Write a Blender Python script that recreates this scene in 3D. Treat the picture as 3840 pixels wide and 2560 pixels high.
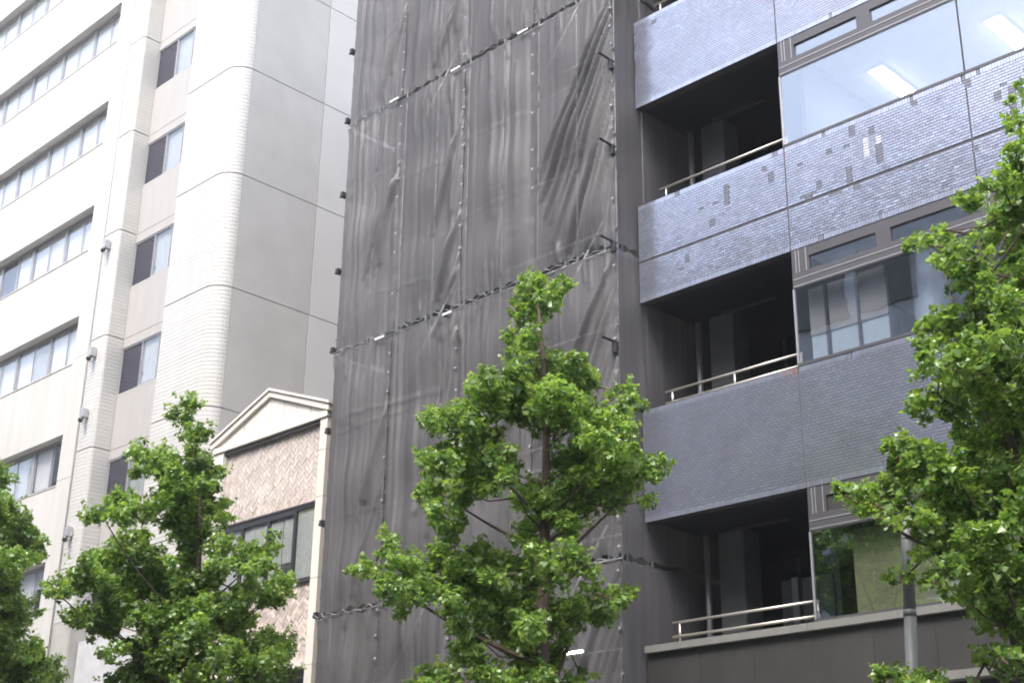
import bpy, math, random
import numpy as np
from mathutils import Matrix, Vector

# ------------------------------------------------------------------ scene, camera, light
scn = bpy.context.scene
for o in list(bpy.data.objects):
    bpy.data.objects.remove(o)
col = scn.collection
scn.render.engine = 'CYCLES'
scn.render.resolution_x, scn.render.resolution_y = 1024, 682
scn.view_settings.view_transform = 'Standard'
scn.view_settings.look = 'None'
scn.view_settings.gamma = 1.0
scn.view_settings.use_curve_mapping = False
scn.view_settings.exposure = 1.65
scn.cycles.filter_width = 1.9

YAW, PITCH, ROLL = math.radians(44.693), math.radians(21.835), math.radians(0.785)
fwd0 = Vector((-math.sin(YAW), math.cos(YAW), 0)); rgt0 = Vector((math.cos(YAW), math.sin(YAW), 0)); zz = Vector((0, 0, 1))
fwd = math.cos(PITCH) * fwd0 + math.sin(PITCH) * zz
up0 = -math.sin(PITCH) * fwd0 + math.cos(PITCH) * zz
rgt = math.cos(ROLL) * rgt0 + math.sin(ROLL) * up0
up = -math.sin(ROLL) * rgt0 + math.cos(ROLL) * up0
camd = bpy.data.cameras.new('camera')
cam = bpy.data.objects.new('camera', camd)
col.objects.link(cam)
camd.sensor_width = 36.0
camd.lens = 49.72
camd.clip_start = 0.1
camd.clip_end = 2000.0
cam.matrix_world = Matrix(((rgt.x, up.x, -fwd.x, 0.0), (rgt.y, up.y, -fwd.y, 0.0), (rgt.z, up.z, -fwd.z, 1.6), (0, 0, 0, 1)))
scn.camera = cam

SUN_ELEV = math.radians(56.0)
sun_dir = Vector((0.30, -0.95, 0.0)).normalized() * math.cos(SUN_ELEV) + Vector((0, 0, math.sin(SUN_ELEV)))   # towards the sun
world = bpy.data.worlds.new('World')
scn.world = world
world.use_nodes = True
wn = world.node_tree
bgn = wn.nodes['Background']
sky = wn.nodes.new('ShaderNodeTexSky')
sky.sky_type = 'NISHITA'
sky.sun_disc = False
sky.sun_elevation = SUN_ELEV
sky.sun_rotation = math.atan2(sun_dir.x, sun_dir.y)
sky.air_density = 1.0
sky.dust_density = 4.0
sky.ozone_density = 1.0
haze = wn.nodes.new('ShaderNodeHueSaturation')          # thin high haze takes the depth out of the blue
haze.inputs['Saturation'].default_value = 0.72
wn.links.new(sky.outputs['Color'], haze.inputs['Color'])
wn.links.new(haze.outputs['Color'], bgn.inputs['Color'])
bgn.inputs['Strength'].default_value = 0.15
sund = bpy.data.lights.new('sun', 'SUN')
sund.energy = 0.95
sund.angle = math.radians(12.0)
sund.color = (1.0, 0.96, 0.90)
sun = bpy.data.objects.new('sun', sund)
col.objects.link(sun)
sun.rotation_euler = (-sun_dir).to_track_quat('-Z', 'Y').to_euler()

# ------------------------------------------------------------------ helpers
R = random.Random(11)


class MB:
    """collects plain shapes and links them as one mesh object"""
    def __init__(s):
        s.v = []; s.f = []; s.smooth = False

    def poly(s, pts):
        b = len(s.v); s.v += [tuple(p) for p in pts]; s.f.append(tuple(range(b, b + len(pts))))

    def box(s, x0, x1, y0, y1, z0, z1):
        b = len(s.v)
        s.v += [(x0, y0, z0), (x1, y0, z0), (x1, y1, z0), (x0, y1, z0), (x0, y0, z1), (x1, y0, z1), (x1, y1, z1), (x0, y1, z1)]
        s.f += [(b, b + 3, b + 2, b + 1), (b + 4, b + 5, b + 6, b + 7), (b, b + 1, b + 5, b + 4), (b + 1, b + 2, b + 6, b + 5), (b + 2, b + 3, b + 7, b + 6), (b + 3, b, b + 4, b + 7)]
        return s

    def prism_y(s, pts, y0, y1):
        """outline (x,z), counter-clockwise seen from the street, between y0 (front) and y1"""
        n = len(pts); b = len(s.v)
        s.v += [(p[0], y0, p[1]) for p in pts] + [(p[0], y1, p[1]) for p in pts]
        s.f.append(tuple(range(b, b + n)))
        s.f.append(tuple(range(b + 2 * n - 1, b + n - 1, -1)))
        for i in range(n):
            j = (i + 1) % n
            s.f.append((b + i, b + n + i, b + n + j, b + j))
        return s

    def prism_z(s, pts, z0, z1):
        n = len(pts); b = len(s.v)
        s.v += [(p[0], p[1], z0) for p in pts] + [(p[0], p[1], z1) for p in pts]
        s.f.append(tuple(range(b + n - 1, b - 1, -1)))
        s.f.append(tuple(range(b + n, b + 2 * n)))
        for i in range(n):
            j = (i + 1) % n
            s.f.append((b + i, b + j, b + n + j, b + n + i))
        return s

    def tube(s, pts, rad, n=8):
        pts = [Vector(p) for p in pts]
        rads = rad if isinstance(rad, (list, tuple)) else [rad] * len(pts)
        rings = []
        ref = None
        for i, p in enumerate(pts):
            t = (pts[min(i + 1, len(pts) - 1)] - pts[max(i - 1, 0)])
            if t.length < 1e-9:
                t = Vector((0, 0, 1))
            t.normalize()
            if ref is None:
                ref = Vector((1, 0, 0)) if abs(t.x) < 0.8 else Vector((0, 1, 0))
            u = t.cross(ref); u.normalize(); w = t.cross(u)
            b = len(s.v); rings.append(b)
            for k in range(n):
                a = 2 * math.pi * k / n
                q = p + rads[i] * (math.cos(a) * u + math.sin(a) * w)
                s.v.append((q.x, q.y, q.z))
        for a, b in zip(rings, rings[1:]):
            for k in range(n):
                s.f.append((a + k, a + (k + 1) % n, b + (k + 1) % n, b + k))
        s.f.append(tuple(rings[0] + k for k in range(n - 1, -1, -1)))
        s.f.append(tuple(rings[-1] + k for k in range(n)))
        return s

    def mesh(s, name, mat, smooth=False):
        me = bpy.data.meshes.new(name)
        me.from_pydata(s.v, [], s.f)
        me.update()
        me.materials.append(mat)
        if smooth:
            me.polygons.foreach_set('use_smooth', [True] * len(me.polygons))
        return me

    def build(s, name, mat, parent=None, smooth=False, at=None):
        return link(name, s.mesh(name, mat, smooth), parent, at)


def world_loc(o):
    v = Vector((0, 0, 0))
    while o is not None:
        v += o.location; o = o.parent
    return v


def link(name, me, parent=None, at=None):
    o = bpy.data.objects.new(name, me)
    col.objects.link(o)
    base = Vector(at) if at is not None else Vector((0, 0, 0))
    if parent is not None:
        o.parent = parent
        o.location = base - world_loc(parent)
    else:
        o.location = base
    return o


def tag(o, label=None, cat=None, group=None, kind=None):
    if label: o['label'] = label
    if cat: o['category'] = cat
    if group: o['group'] = group
    if kind: o['kind'] = kind
    return o


def empty(name, loc, label, cat, group=None):
    o = bpy.data.objects.new(name, None)
    col.objects.link(o)
    o.location = loc
    o.empty_display_size = 0.3
    return tag(o, label, cat, group)


# ------------------------------------------------------------------ materials
def new_mat(name):
    m = bpy.data.materials.new(name)
    m.use_nodes = True
    nt = m.node_tree
    p = nt.nodes['Principled BSDF']
    return m, nt, p


def mat(name, c, rough=0.6, metal=0.0, var=0.12, scale=3.0, spec=0.5, bump=0.0, bscale=60.0, tint=None, tintamt=0.0, stretch=None, coat=0.0, alt=None):
    """principled with mottled colour; tint = name of a per-face colour attribute that multiplies it"""
    m, nt, p = new_mat(name)
    N, Lk = nt.nodes, nt.links
    tc = N.new('ShaderNodeTexCoord')
    mp = N.new('ShaderNodeMapping')
    if stretch: mp.inputs['Scale'].default_value = stretch
    Lk.new(tc.outputs['Object'], mp.inputs['Vector'])
    nz = N.new('ShaderNodeTexNoise'); nz.inputs['Scale'].default_value = scale; nz.inputs['Detail'].default_value = 6.0; nz.inputs['Roughness'].default_value = 0.65
    Lk.new(mp.outputs['Vector'], nz.inputs['Vector'])
    rp = N.new('ShaderNodeValToRGB')
    lo = [x * (1 - var) for x in c]; hi = [min(1, x * (1 + var)) for x in c]
    if alt: hi = list(alt)
    rp.color_ramp.elements[0].position = 0.3; rp.color_ramp.elements[0].color = (*lo, 1)
    rp.color_ramp.elements[1].position = 0.7; rp.color_ramp.elements[1].color = (*hi, 1)
    Lk.new(nz.outputs['Fac'], rp.inputs['Fac'])
    out = rp.outputs['Color']
    if tint:
        at = N.new('ShaderNodeAttribute'); at.attribute_name = tint
        mx = N.new('ShaderNodeMixRGB'); mx.blend_type = 'MULTIPLY'; mx.inputs['Fac'].default_value = 1.0
        Lk.new(out, mx.inputs['Color1']); Lk.new(at.outputs['Color'], mx.inputs['Color2'])
        out = mx.outputs['Color']
    Lk.new(out, p.inputs['Base Color'])
    p.inputs['Roughness'].default_value = rough
    p.inputs['Metallic'].default_value = metal
    p.inputs['Specular IOR Level'].default_value = spec
    if coat: p.inputs['Coat Weight'].default_value = coat; p.inputs['Coat Roughness'].default_value = 0.08
    if bump:
        n2 = N.new('ShaderNodeTexNoise'); n2.inputs['Scale'].default_value = bscale; n2.inputs['Detail'].default_value = 4.0
        Lk.new(tc.outputs['Object'], n2.inputs['Vector'])
        b = N.new('ShaderNodeBump'); b.inputs['Strength'].default_value = bump; b.inputs['Distance'].default_value = 0.02
        Lk.new(n2.outputs['Fac'], b.inputs['Height']); Lk.new(b.outputs['Normal'], p.inputs['Normal'])
    return m


def obj_random(m, amount, hue=None):
    """vary the base colour a little from object to object"""
    nt = m.node_tree; N, Lk = nt.nodes, nt.links
    p = N['Principled BSDF']
    src = p.inputs['Base Color'].links[0].from_socket
    oi = N.new('ShaderNodeObjectInfo')
    mr = N.new('ShaderNodeMapRange'); mr.inputs['To Min'].default_value = 1 - amount; mr.inputs['To Max'].default_value = 1 + amount
    Lk.new(oi.outputs['Random'], mr.inputs['Value'])
    hs = N.new('ShaderNodeHueSaturation'); Lk.new(mr.outputs['Result'], hs.inputs['Value']); Lk.new(src, hs.inputs['Color'])
    if hue:
        m2 = N.new('ShaderNodeMapRange'); m2.inputs['To Min'].default_value = 0.5 - hue; m2.inputs['To Max'].default_value = 0.5 + hue
        mm = N.new('ShaderNodeMath'); mm.operation = 'FRACT'
        mu = N.new('ShaderNodeMath'); mu.operation = 'MULTIPLY'; mu.inputs[1].default_value = 7.31
        Lk.new(oi.outputs['Random'], mu.inputs[0]); Lk.new(mu.outputs[0], mm.inputs[0]); Lk.new(mm.outputs[0], m2.inputs['Value'])
        Lk.new(m2.outputs['Result'], hs.inputs['Hue'])
    Lk.new(hs.outputs['Color'], p.inputs['Base Color'])
    return m


def glass_mat(name, refl, tintc, gloss=(1, 1, 1), wav=0.0):
    m = bpy.data.materials.new(name); m.use_nodes = True
    nt = m.node_tree; N, Lk = nt.nodes, nt.links
    N.clear()
    out = N.new('ShaderNodeOutputMaterial'); mix = N.new('ShaderNodeMixShader')
    tr = N.new('ShaderNodeBsdfTransparent'); tr.inputs['Color'].default_value = (*tintc, 1)
    gl = N.new('ShaderNodeBsdfGlossy'); gl.inputs['Roughness'].default_value = 0.01; gl.inputs['Color'].default_value = (*gloss, 1)
    fr = N.new('ShaderNodeLayerWeight'); fr.inputs['Blend'].default_value = 0.5
    pw = N.new('ShaderNodeMath'); pw.operation = 'POWER'; pw.inputs[1].default_value = 4.0; Lk.new(fr.outputs['Facing'], pw.inputs[0])
    mr = N.new('ShaderNodeMapRange'); mr.inputs['To Min'].default_value = refl; mr.inputs['To Max'].default_value = 1.0
    Lk.new(pw.outputs[0], mr.inputs['Value']); Lk.new(mr.outputs['Result'], mix.inputs['Fac'])
    Lk.new(tr.outputs[0], mix.inputs[1]); Lk.new(gl.outputs[0], mix.inputs[2]); Lk.new(mix.outputs[0], out.inputs['Surface'])
    if wav:
        tc = N.new('ShaderNodeTexCoord'); nz = N.new('ShaderNodeTexNoise'); nz.inputs['Scale'].default_value = 1.3; nz.inputs['Detail'].default_value = 2
        b = N.new('ShaderNodeBump'); b.inputs['Strength'].default_value = wav; b.inputs['Distance'].default_value = 0.05
        Lk.new(tc.outputs['Object'], nz.inputs['Vector']); Lk.new(nz.outputs['Fac'], b.inputs['Height']); Lk.new(b.outputs['Normal'], gl.inputs['Normal'])
    return m


def leaf_mat():
    m = bpy.data.materials.new('leaf green'); m.use_nodes = True
    nt = m.node_tree; N, Lk = nt.nodes, nt.links
    N.clear()
    out = N.new('ShaderNodeOutputMaterial')
    at = N.new('ShaderNodeAttribute'); at.attribute_name = 'tint'
    di = N.new('ShaderNodeBsdfDiffuse'); tl = N.new('ShaderNodeBsdfTranslucent'); gl = N.new('ShaderNodeBsdfGlossy'); gl.inputs['Roughness'].default_value = 0.38
    gl.inputs['Color'].default_value = (0.9, 1, 0.9, 1)
    hs = N.new('ShaderNodeHueSaturation'); hs.inputs['Hue'].default_value = 0.485; hs.inputs['Saturation'].default_value = 1.1; hs.inputs['Value'].default_value = 1.9
    Lk.new(at.outputs['Color'], di.inputs['Color']); Lk.new(at.outputs['Color'], hs.inputs['Color']); Lk.new(hs.outputs['Color'], tl.inputs['Color'])
    m1 = N.new('ShaderNodeMixShader'); m1.inputs['Fac'].default_value = 0.45
    m2 = N.new('ShaderNodeMixShader'); m2.inputs['Fac'].default_value = 0.05
    Lk.new(di.outputs[0], m1.inputs[1]); Lk.new(tl.outputs[0], m1.inputs[2])
    Lk.new(m1.outputs[0], m2.inputs[1]); Lk.new(gl.outputs[0], m2.inputs[2]); Lk.new(m2.outputs[0], out.inputs['Surface'])
    return m


def net_mat():
    """woven plastic mesh sheet: dark threads, pores far below a pixel let some light through"""
    m = bpy.data.materials.new('scaffold mesh'); m.use_nodes = True
    nt = m.node_tree; N, Lk = nt.nodes, nt.links
    N.clear()
    out = N.new('ShaderNodeOutputMaterial')
    tc = N.new('ShaderNodeTexCoord')
    mp = N.new('ShaderNodeMapping'); mp.inputs['Scale'].default_value = (3.2, 3.2, 0.10)
    nz = N.new('ShaderNodeTexNoise'); nz.inputs['Scale'].default_value = 1.2; nz.inputs['Detail'].default_value = 7.0; nz.inputs['Roughness'].default_value = 0.6
    Lk.new(tc.outputs['Object'], mp.inputs['Vector']); Lk.new(mp.outputs['Vector'], nz.inputs['Vector'])
    rp = N.new('ShaderNodeValToRGB')
    rp.color_ramp.elements[0].position = 0.3; rp.color_ramp.elements[0].color = (0.100, 0.096, 0.103, 1)
    rp.color_ramp.elements[1].position = 0.72; rp.color_ramp.elements[1].color = (0.182, 0.176, 0.185, 1)
    Lk.new(nz.outputs['Fac'], rp.inputs['Fac'])
    oi = N.new('ShaderNodeObjectInfo'); mr = N.new('ShaderNodeMapRange'); mr.inputs['To Min'].default_value = 0.9; mr.inputs['To Max'].default_value = 1.12
    Lk.new(oi.outputs['Random'], mr.inputs['Value'])
    hs = N.new('ShaderNodeHueSaturation'); Lk.new(mr.outputs['Result'], hs.inputs['Value']); Lk.new(rp.outputs['Color'], hs.inputs['Color'])
    di = N.new('ShaderNodeBsdfDiffuse'); tl = N.new('ShaderNodeBsdfTranslucent'); tr = N.new('ShaderNodeBsdfTransparent'); gl = N.new('ShaderNodeBsdfGlossy')
    gl.inputs['Roughness'].default_value = 0.55
    Lk.new(hs.outputs['Color'], di.inputs['Color']); Lk.new(hs.outputs['Color'], tl.inputs['Color'])
    n2 = N.new('ShaderNodeTexNoise'); n2.inputs['Scale'].default_value = 14.0; n2.inputs['Detail'].default_value = 5.0
    m3 = N.new('ShaderNodeMapping'); m3.inputs['Scale'].default_value = (1, 1, 0.12)
    Lk.new(tc.outputs['Object'], m3.inputs['Vector']); Lk.new(m3.outputs['Vector'], n2.inputs['Vector'])
    b = N.new('ShaderNodeBump'); b.inputs['Strength'].default_value = 0.2; b.inputs['Distance'].default_value = 0.03
    Lk.new(n2.outputs['Fac'], b.inputs['Height']); Lk.new(b.outputs['Normal'], di.inputs['Normal'])
    a = N.new('ShaderNodeMixShader'); a.inputs['Fac'].default_value = 0.15
    g = N.new('ShaderNodeMixShader'); g.inputs['Fac'].default_value = 0.07
    c = N.new('ShaderNodeMixShader'); c.inputs['Fac'].default_value = 0.27
    Lk.new(di.outputs[0], a.inputs[1]); Lk.new(tl.outputs[0], a.inputs[2])
    Lk.new(a.outputs[0], g.inputs[1]); Lk.new(gl.outputs[0], g.inputs[2])
    Lk.new(g.outputs[0], c.inputs[1]); Lk.new(tr.outputs[0], c.inputs[2]); Lk.new(c.outputs[0], out.inputs['Surface'])
    return m


def emit_mat(name, c, s):
    m, nt, p = new_mat(name)
    p.inputs['Base Color'].default_value = (0.9, 0.9, 0.9, 1)
    p.inputs['Emission Color'].default_value = (*c, 1); p.inputs['Emission Strength'].default_value = s
    return m


M = {}
M['asphalt'] = mat('asphalt', (0.05, 0.05, 0.052), 0.9, bump=0.3, bscale=90)
M['paving'] = mat('paving', (0.30, 0.29, 0.27), 0.8, bump=0.2)
M['kerb'] = mat('kerb stone', (0.34, 0.33, 0.31), 0.8)
M['line'] = mat('road paint', (0.75, 0.75, 0.73), 0.6)
M['soil'] = mat('ground', (0.16, 0.15, 0.13), 0.95)
M['lustre'] = mat('lustre glaze tile', (0.40, 0.42, 0.48), 0.22, metal=0.72, var=0.1, scale=0.9, alt=(0.42, 0.455, 0.535), tint='tint')
M['lustre_dark'] = mat('dull tile', (0.20, 0.21, 0.25), 0.4, metal=0.45, var=0.2, scale=9)
M['lustre_light'] = mat('pale tile', (0.58, 0.58, 0.62), 0.3, metal=0.3, var=0.05, scale=9)
M['lustre_red'] = mat('reddish tile', (0.30, 0.17, 0.16), 0.4, metal=0.3, var=0.1, scale=9)
M['lustre_one'] = obj_random(mat('single lustre tile', (0.41, 0.438, 0.508), 0.22, metal=0.72, var=0.08, scale=5), 0.07, 0.015)
M['grout'] = mat('tile grout', (0.085, 0.085, 0.095), 0.9)
M['frame'] = mat('grey window frame', (0.10, 0.097, 0.105), 0.42, metal=0.35, var=0.06)
M['darkframe'] = mat('dark window frame', (0.05, 0.05, 0.055), 0.45, metal=0.3, var=0.06)
M['alu'] = mat('aluminium sash', (0.42, 0.42, 0.44), 0.4, metal=0.5, var=0.05)
M['steel'] = mat('stainless rail', (0.60, 0.56, 0.50), 0.34, metal=0.7, var=0.08, scale=12)
M['glass'] = glass_mat('office glass', 0.22, (0.93, 0.945, 0.96), gloss=(0.82, 0.90, 1.0), wav=0.03)
M['glass_clear'] = glass_mat('sash glass', 0.07, (0.97, 0.98, 0.98), wav=0.05)
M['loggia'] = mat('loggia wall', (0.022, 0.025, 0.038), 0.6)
M['ceil_in'] = mat('office ceiling', (0.30, 0.31, 0.33), 0.9)
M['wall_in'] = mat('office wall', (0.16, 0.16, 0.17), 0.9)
M['floor_in'] = mat('office carpet', (0.10, 0.10, 0.11), 0.95)
M['column_in'] = mat('office column paint', (0.52, 0.57, 0.68), 0.5)
M['blind_brown'] = mat('brown roller blind', (0.40, 0.375, 0.375), 0.85, stretch=(1, 1, 0.1))
M['blind_blue'] = mat('pale blue blind and reflection', (0.52, 0.60, 0.67), 0.75)
M['blind_olive'] = mat('olive slatted blind', (0.36, 0.38, 0.20), 0.7)
M['concrete'] = mat('dark wall panel', (0.036, 0.035, 0.034), 0.75, var=0.22, scale=1.3, bump=0.12, bscale=25, stretch=(1, 1, 0.35))
M['cap'] = mat('stone cap', (0.20, 0.197, 0.185), 0.7, bump=0.15, bscale=40)
M['white_tile'] = obj_random(mat('white glazed tile', (0.57, 0.56, 0.535), 0.24, var=0.07, scale=1.1, spec=0.6), 0.03)
M['grey_tile'] = mat('warm grey tile', (0.50, 0.488, 0.468), 0.5, var=0.08, scale=0.8, bump=0.05, bscale=45)
M['mortar_w'] = mat('pale mortar', (0.40, 0.39, 0.37), 0.9)
M['white_wall'] = mat('white wall paint', (0.55, 0.54, 0.515), 0.65, var=0.10, scale=1.6, bump=0.05, bscale=30, stretch=(1, 1, 0.12))
M['pale_panel'] = mat('pale wall panel', (0.60, 0.59, 0.575), 0.55, var=0.04, scale=0.8)
M['spandrel'] = mat('pink grey spandrel', (0.41, 0.395, 0.385), 0.6, var=0.05, scale=1.5, stretch=(3, 1, 0.5))
M['sash_dark'] = mat('dark sash', (0.10, 0.10, 0.11), 0.4, metal=0.4)
M['curtain'] = mat('pale curtain', (0.66, 0.66, 0.68), 0.85, var=0.06, scale=2.2, stretch=(8, 1, 0.4))
M['curtain_grey'] = mat('grey curtain', (0.40, 0.41, 0.41), 0.85, var=0.12, scale=1.8, stretch=(9, 1, 0.3))
M['glass_dark_refl'] = mat('glass coloured as dark reflection', (0.03, 0.03, 0.05), 0.06, spec=0.9, var=0.05)  # dark reflection put into the base colour
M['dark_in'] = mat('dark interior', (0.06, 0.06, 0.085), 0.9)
M['cream'] = mat('cream trim', (0.70, 0.655, 0.60), 0.6, var=0.05, scale=1.2, bump=0.06, bscale=35)
M['brick'] = obj_random(mat('pink brown brick', (0.57, 0.50, 0.462), 0.75, var=0.12, scale=9, bump=0.2, bscale=50), 0.14, 0.012)
M['brick_mass'] = mat('pink brown bricks', (0.54, 0.462, 0.42), 0.75, var=0.22, scale=7, bump=0.2, bscale=50, tint='tint')
M['mortar_b'] = mat('sand mortar', (0.60, 0.54, 0.49), 0.9)
M['roof'] = mat('dark roof', (0.14, 0.13, 0.13), 0.8)
M['net'] = net_mat()
M['conc_old'] = mat('old concrete', (0.16, 0.15, 0.15), 0.9, var=0.2, scale=1.5)
M['pier'] = mat('grey pier tile', (0.17, 0.175, 0.18), 0.5, var=0.1)
M['galv'] = mat('galvanised tube', (0.50, 0.50, 0.52), 0.45, metal=0.5)
M['black'] = mat('black clamp', (0.03, 0.03, 0.033), 0.6)
M['rope'] = mat('pale rope', (0.33, 0.32, 0.33), 0.8)
M['eyelet'] = mat('white eyelet', (0.36, 0.355, 0.37), 0.4)
M['flat_bar'] = mat('white strap', (0.88, 0.88, 0.88), 0.5, var=0.02)
M['pole'] = mat('grey lamp post paint', (0.19, 0.20, 0.205), 0.5, metal=0.15, var=0.09, scale=5, stretch=(3, 3, 0.4))
M['bark'] = mat('bark', (0.105, 0.075, 0.06), 0.95, var=0.35, scale=9, bump=0.8, bscale=30, stretch=(1, 1, 0.3))
M['leaf'] = leaf_mat()
M['unit'] = mat('grey appliance', (0.30, 0.30, 0.33), 0.5)
M['unit_pale'] = mat('pale appliance panel', (0.66, 0.68, 0.72), 0.5)
M['lamp_on'] = emit_mat('fluorescent tube', (1.0, 0.98, 0.95), 8.0)
M['lampbox'] = mat('fitting white', (0.75, 0.75, 0.75), 0.5)
M['far_wall'] = mat('far office cladding', (0.50, 0.51, 0.53), 0.7)
M['far_wall_b'] = mat('far concrete', (0.44, 0.43, 0.43), 0.8)
M['far_glass'] = mat('far window', (0.06, 0.07, 0.08), 0.15, spec=0.6)

# ------------------------------------------------------------------ street
def sheet(name, x0, x1, y0, y1, z, m):
    b = MB(); b.poly([(x0, y0, z), (x1, y0, z), (x1, y1, z), (x0, y1, z)])
    return tag(b.build(name, m), kind='structure')


sheet('ground', -900, 900, -900, 900, -0.05, M['soil'])
sheet('road', -300, 300, -2.0, 13.2, 0.0, M['asphalt'])
b = MB(); b.box(-300, 300, 13.4, 19.6, -0.04, 0.14); tag(b.build('pavement', M['paving']), kind='structure')
b = MB(); b.box(-300, 300, 13.2, 13.398, -0.04, 0.15); b.box(-300, 300, -2.198, -2.0, -0.04, 0.15); tag(b.build('kerb', M['kerb']), kind='structure')
b = MB(); b.box(-300, 300, -6.0, -2.2, -0.04, 0.14); tag(b.build('pavement', M['paving']), kind='structure')
b = MB()
for i in range(-25, 20):
    b.poly([(i * 8, 5.5, 0.004), (i * 8 + 4, 5.5, 0.004), (i * 8 + 4, 5.65, 0.004), (i * 8, 5.65, 0.004)])
tag(b.build('road_marking', M['line']), kind='structure')

# buildings across the street, behind the camera: seen only as reflections in glass and glaze
for (x0, x1, h, mm, txt) in ((-92, -64.5, 31, 'far_wall', 'tall grey office block across the street, farthest down the road, seen only in reflections'),
                             (-64, -41.5, 30, 'far_wall_b', 'brown grey concrete block across the street facing the white ribbon windows'),
                             (-41, -20.5, 28, 'far_wall', 'grey office block across the street mirrored in the dark tiled balconies'),
                             (-20, 4, 27, 'far_wall_b', 'low concrete block across the street right behind the viewpoint'),
                             (4.5, 30, 27, 'far_wall', 'grey office block across the street right of the viewpoint')):
    e = empty('office_building', (x0, -6, 0), txt, 'building')
    b = MB(); b.box(x0, x1, -18, -6.2, 0, h); b.build('wall', M[mm], e)
    b = MB()
    z = 1.0
    while z + 2.4 < h:
        n = int((x1 - x0 - 1) / 3)
        for k in range(n):
            b.box(x0 + 0.8 + k * 3, x0 + 3.2 + k * 3, -6.25, -6.05, z, z + 1.9)
        z += 3.6
    o = b.build('window', M['far_glass'], e); o['kind'] = 'stuff'

# ------------------------------------------------------------------ white building with ribbon windows
WY = 19.0
e1 = empty('office_building', (-48, 19.0, 0), 'white painted office building with long ribbon windows at the far left', 'building')
RIB = [33.40, 29.60, 25.78, 21.98, 18.20, 14.40, 10.60, 6.80, 3.0]
RX = -37.36
XL = -66.0
HB = 1.56
prev = 41.0
wall = MB()
zt = 41.0
for i, t in enumerate(RIB):
    wall.box(XL, RX, WY, WY + 0.4, t, zt)          # spandrel band above each row
    zt = t - HB
wall.box(XL, RX, WY, WY + 0.4, 0, zt)
wall.box(XL, -36.42, WY + 0.4, 32, 40.9, 41.0)
wall.build('wall', M['white_wall'], e1)
zs = [0.0] + [t - HB + 0.12 for t in reversed(RIB)] + [41.0]
for a, c in zip(zs, zs[1:]):
    b = MB(); b.box(RX + 0.0, -36.312, WY, WY + 0.4, a + 0.006, c - 0.006); b.build('wall_panel', M['white_wall'], e1)
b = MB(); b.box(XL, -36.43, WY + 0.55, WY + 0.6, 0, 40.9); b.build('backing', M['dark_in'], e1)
b = MB(); b.tube([(-36.36, 18.93, 0), (-36.36, 18.93, 40.5)], 0.03, 8); b.build('drainpipe', M['white_wall'], e1, smooth=True)
# window bays: heavy mullion every 2.16 m, thin sash stile between
BW = 2.16
rnd = random.Random(5)
fm = MB()
x1 = 0.0
fm.box(-0.045, 0.045, -0.02, 0.06, 0, HB)                 # mullion at the left of a bay
fm.box(0.045, BW - 0.045, 0.0, 0.05, 0, 0.05); fm.box(0.045, BW - 0.045, 0.0, 0.05, HB - 0.09, HB)
fm.box(1.08, 1.115, 0.0, 0.045, 0.05, HB - 0.09)
fme = fm.mesh('frame', M['alu'])
pm = MB(); pm.box(0.05, 1.08, 0.015, 0.021, 0.05, HB - 0.09); pme1 = pm.mesh('pane', M['glass_clear'])
pm = MB(); pm.box(1.115, BW - 0.05, 0.015, 0.021, 0.05, HB - 0.09); pme2 = pm.mesh('pane', M['glass_clear'])
for i, t in enumerate(RIB):
    for k in range(12):
        X = RX - BW * (k + 1) + 0.04
        if X < XL: break
        w = link('window', fme, e1, at=(X, WY + 0.27, t - HB))
        link('pane', pme1, w, at=(X, WY + 0.27, t - HB))
        link('pane', pme2, w, at=(X, WY + 0.27, t - HB))
        for s in (0, 1):
            drop = rnd.choice([0.25, 0.32, 0.3, 0.28, 0.95, 0.3, 0.26])
            if rnd.random() < 0.06: continue
            c = MB(); c.box(X + 0.06 + s * 1.05, X + 1.08 + s * 1.02, WY + 0.36, WY + 0.37, t - HB + drop * (0.3 if i < 3 else 1), t - 0.05)
            c.build('blind', M['curtain'] if i < 4 or rnd.random() < .75 else M['curtain_grey'], w)
b = MB()
for t in RIB:
    b.box(XL, RX, WY - 0.02, WY + 0.27, t - HB - 0.03, t - HB + 0.004)
b.build('sill', M['white_wall'], e1)
# two hanging banners of slatted shade in the far left bay are only blinds; wall lamps on the pier edge
for i, (z, lbl) in enumerate(((19.94, 'grey wall spotlight on the white pilaster edge, topmost of four'),
                              (16.45, 'grey wall spotlight on the white pilaster edge, second from the top'),
                              (14.56, 'grey wall spotlight on the white pilaster edge, third from the top'),
                              (11.07, 'grey wall spotlight on the white pilaster edge, lowest above the left tree'))):
    w = empty('wall_lamp', (-35.95, 18.93, z), lbl, 'lamp', 'spotlights on the white pilaster')
    b = MB(); b.box(-36.02, -35.86, 18.76, 18.925, z, z + 0.26); b.build('lamp_box', M['galv'], w)
    b = MB(); b.tube([(-35.94, 18.80, z), (-35.86, 18.70, z - 0.14)], [0.05, 0.075], 10); b.build('lamp_head', M['sash_dark'], w, smooth=True)
    b = MB(); b.tube([(-36.0, 18.85, z + 0.05), (-36.22, 18.88, z + 0.03), (-36.25, 18.92, z + 0.2)], 0.016, 6); b.build('bracket', M['galv'], w)

# ------------------------------------------------------------------ tiled tower building
e2 = empty('office_building', (-32, 19, 0), 'white tiled tower block with rounded corner and recessed window column', 'building')
ZJ = [6.76 + 3.432 * i for i in range(-1, 10)]     # storey joints (6.76, 10.19, 13.62, 17.06 ...)
TOP = ZJ[-1]


def arc(cx, cy, r, a0, a1, n):
    return [(cx + r * math.cos(math.radians(a0 + (a1 - a0) * i / n)), cy + r * math.sin(math.radians(a0 + (a1 - a0) * i / n))) for i in range(n + 1)]


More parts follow.
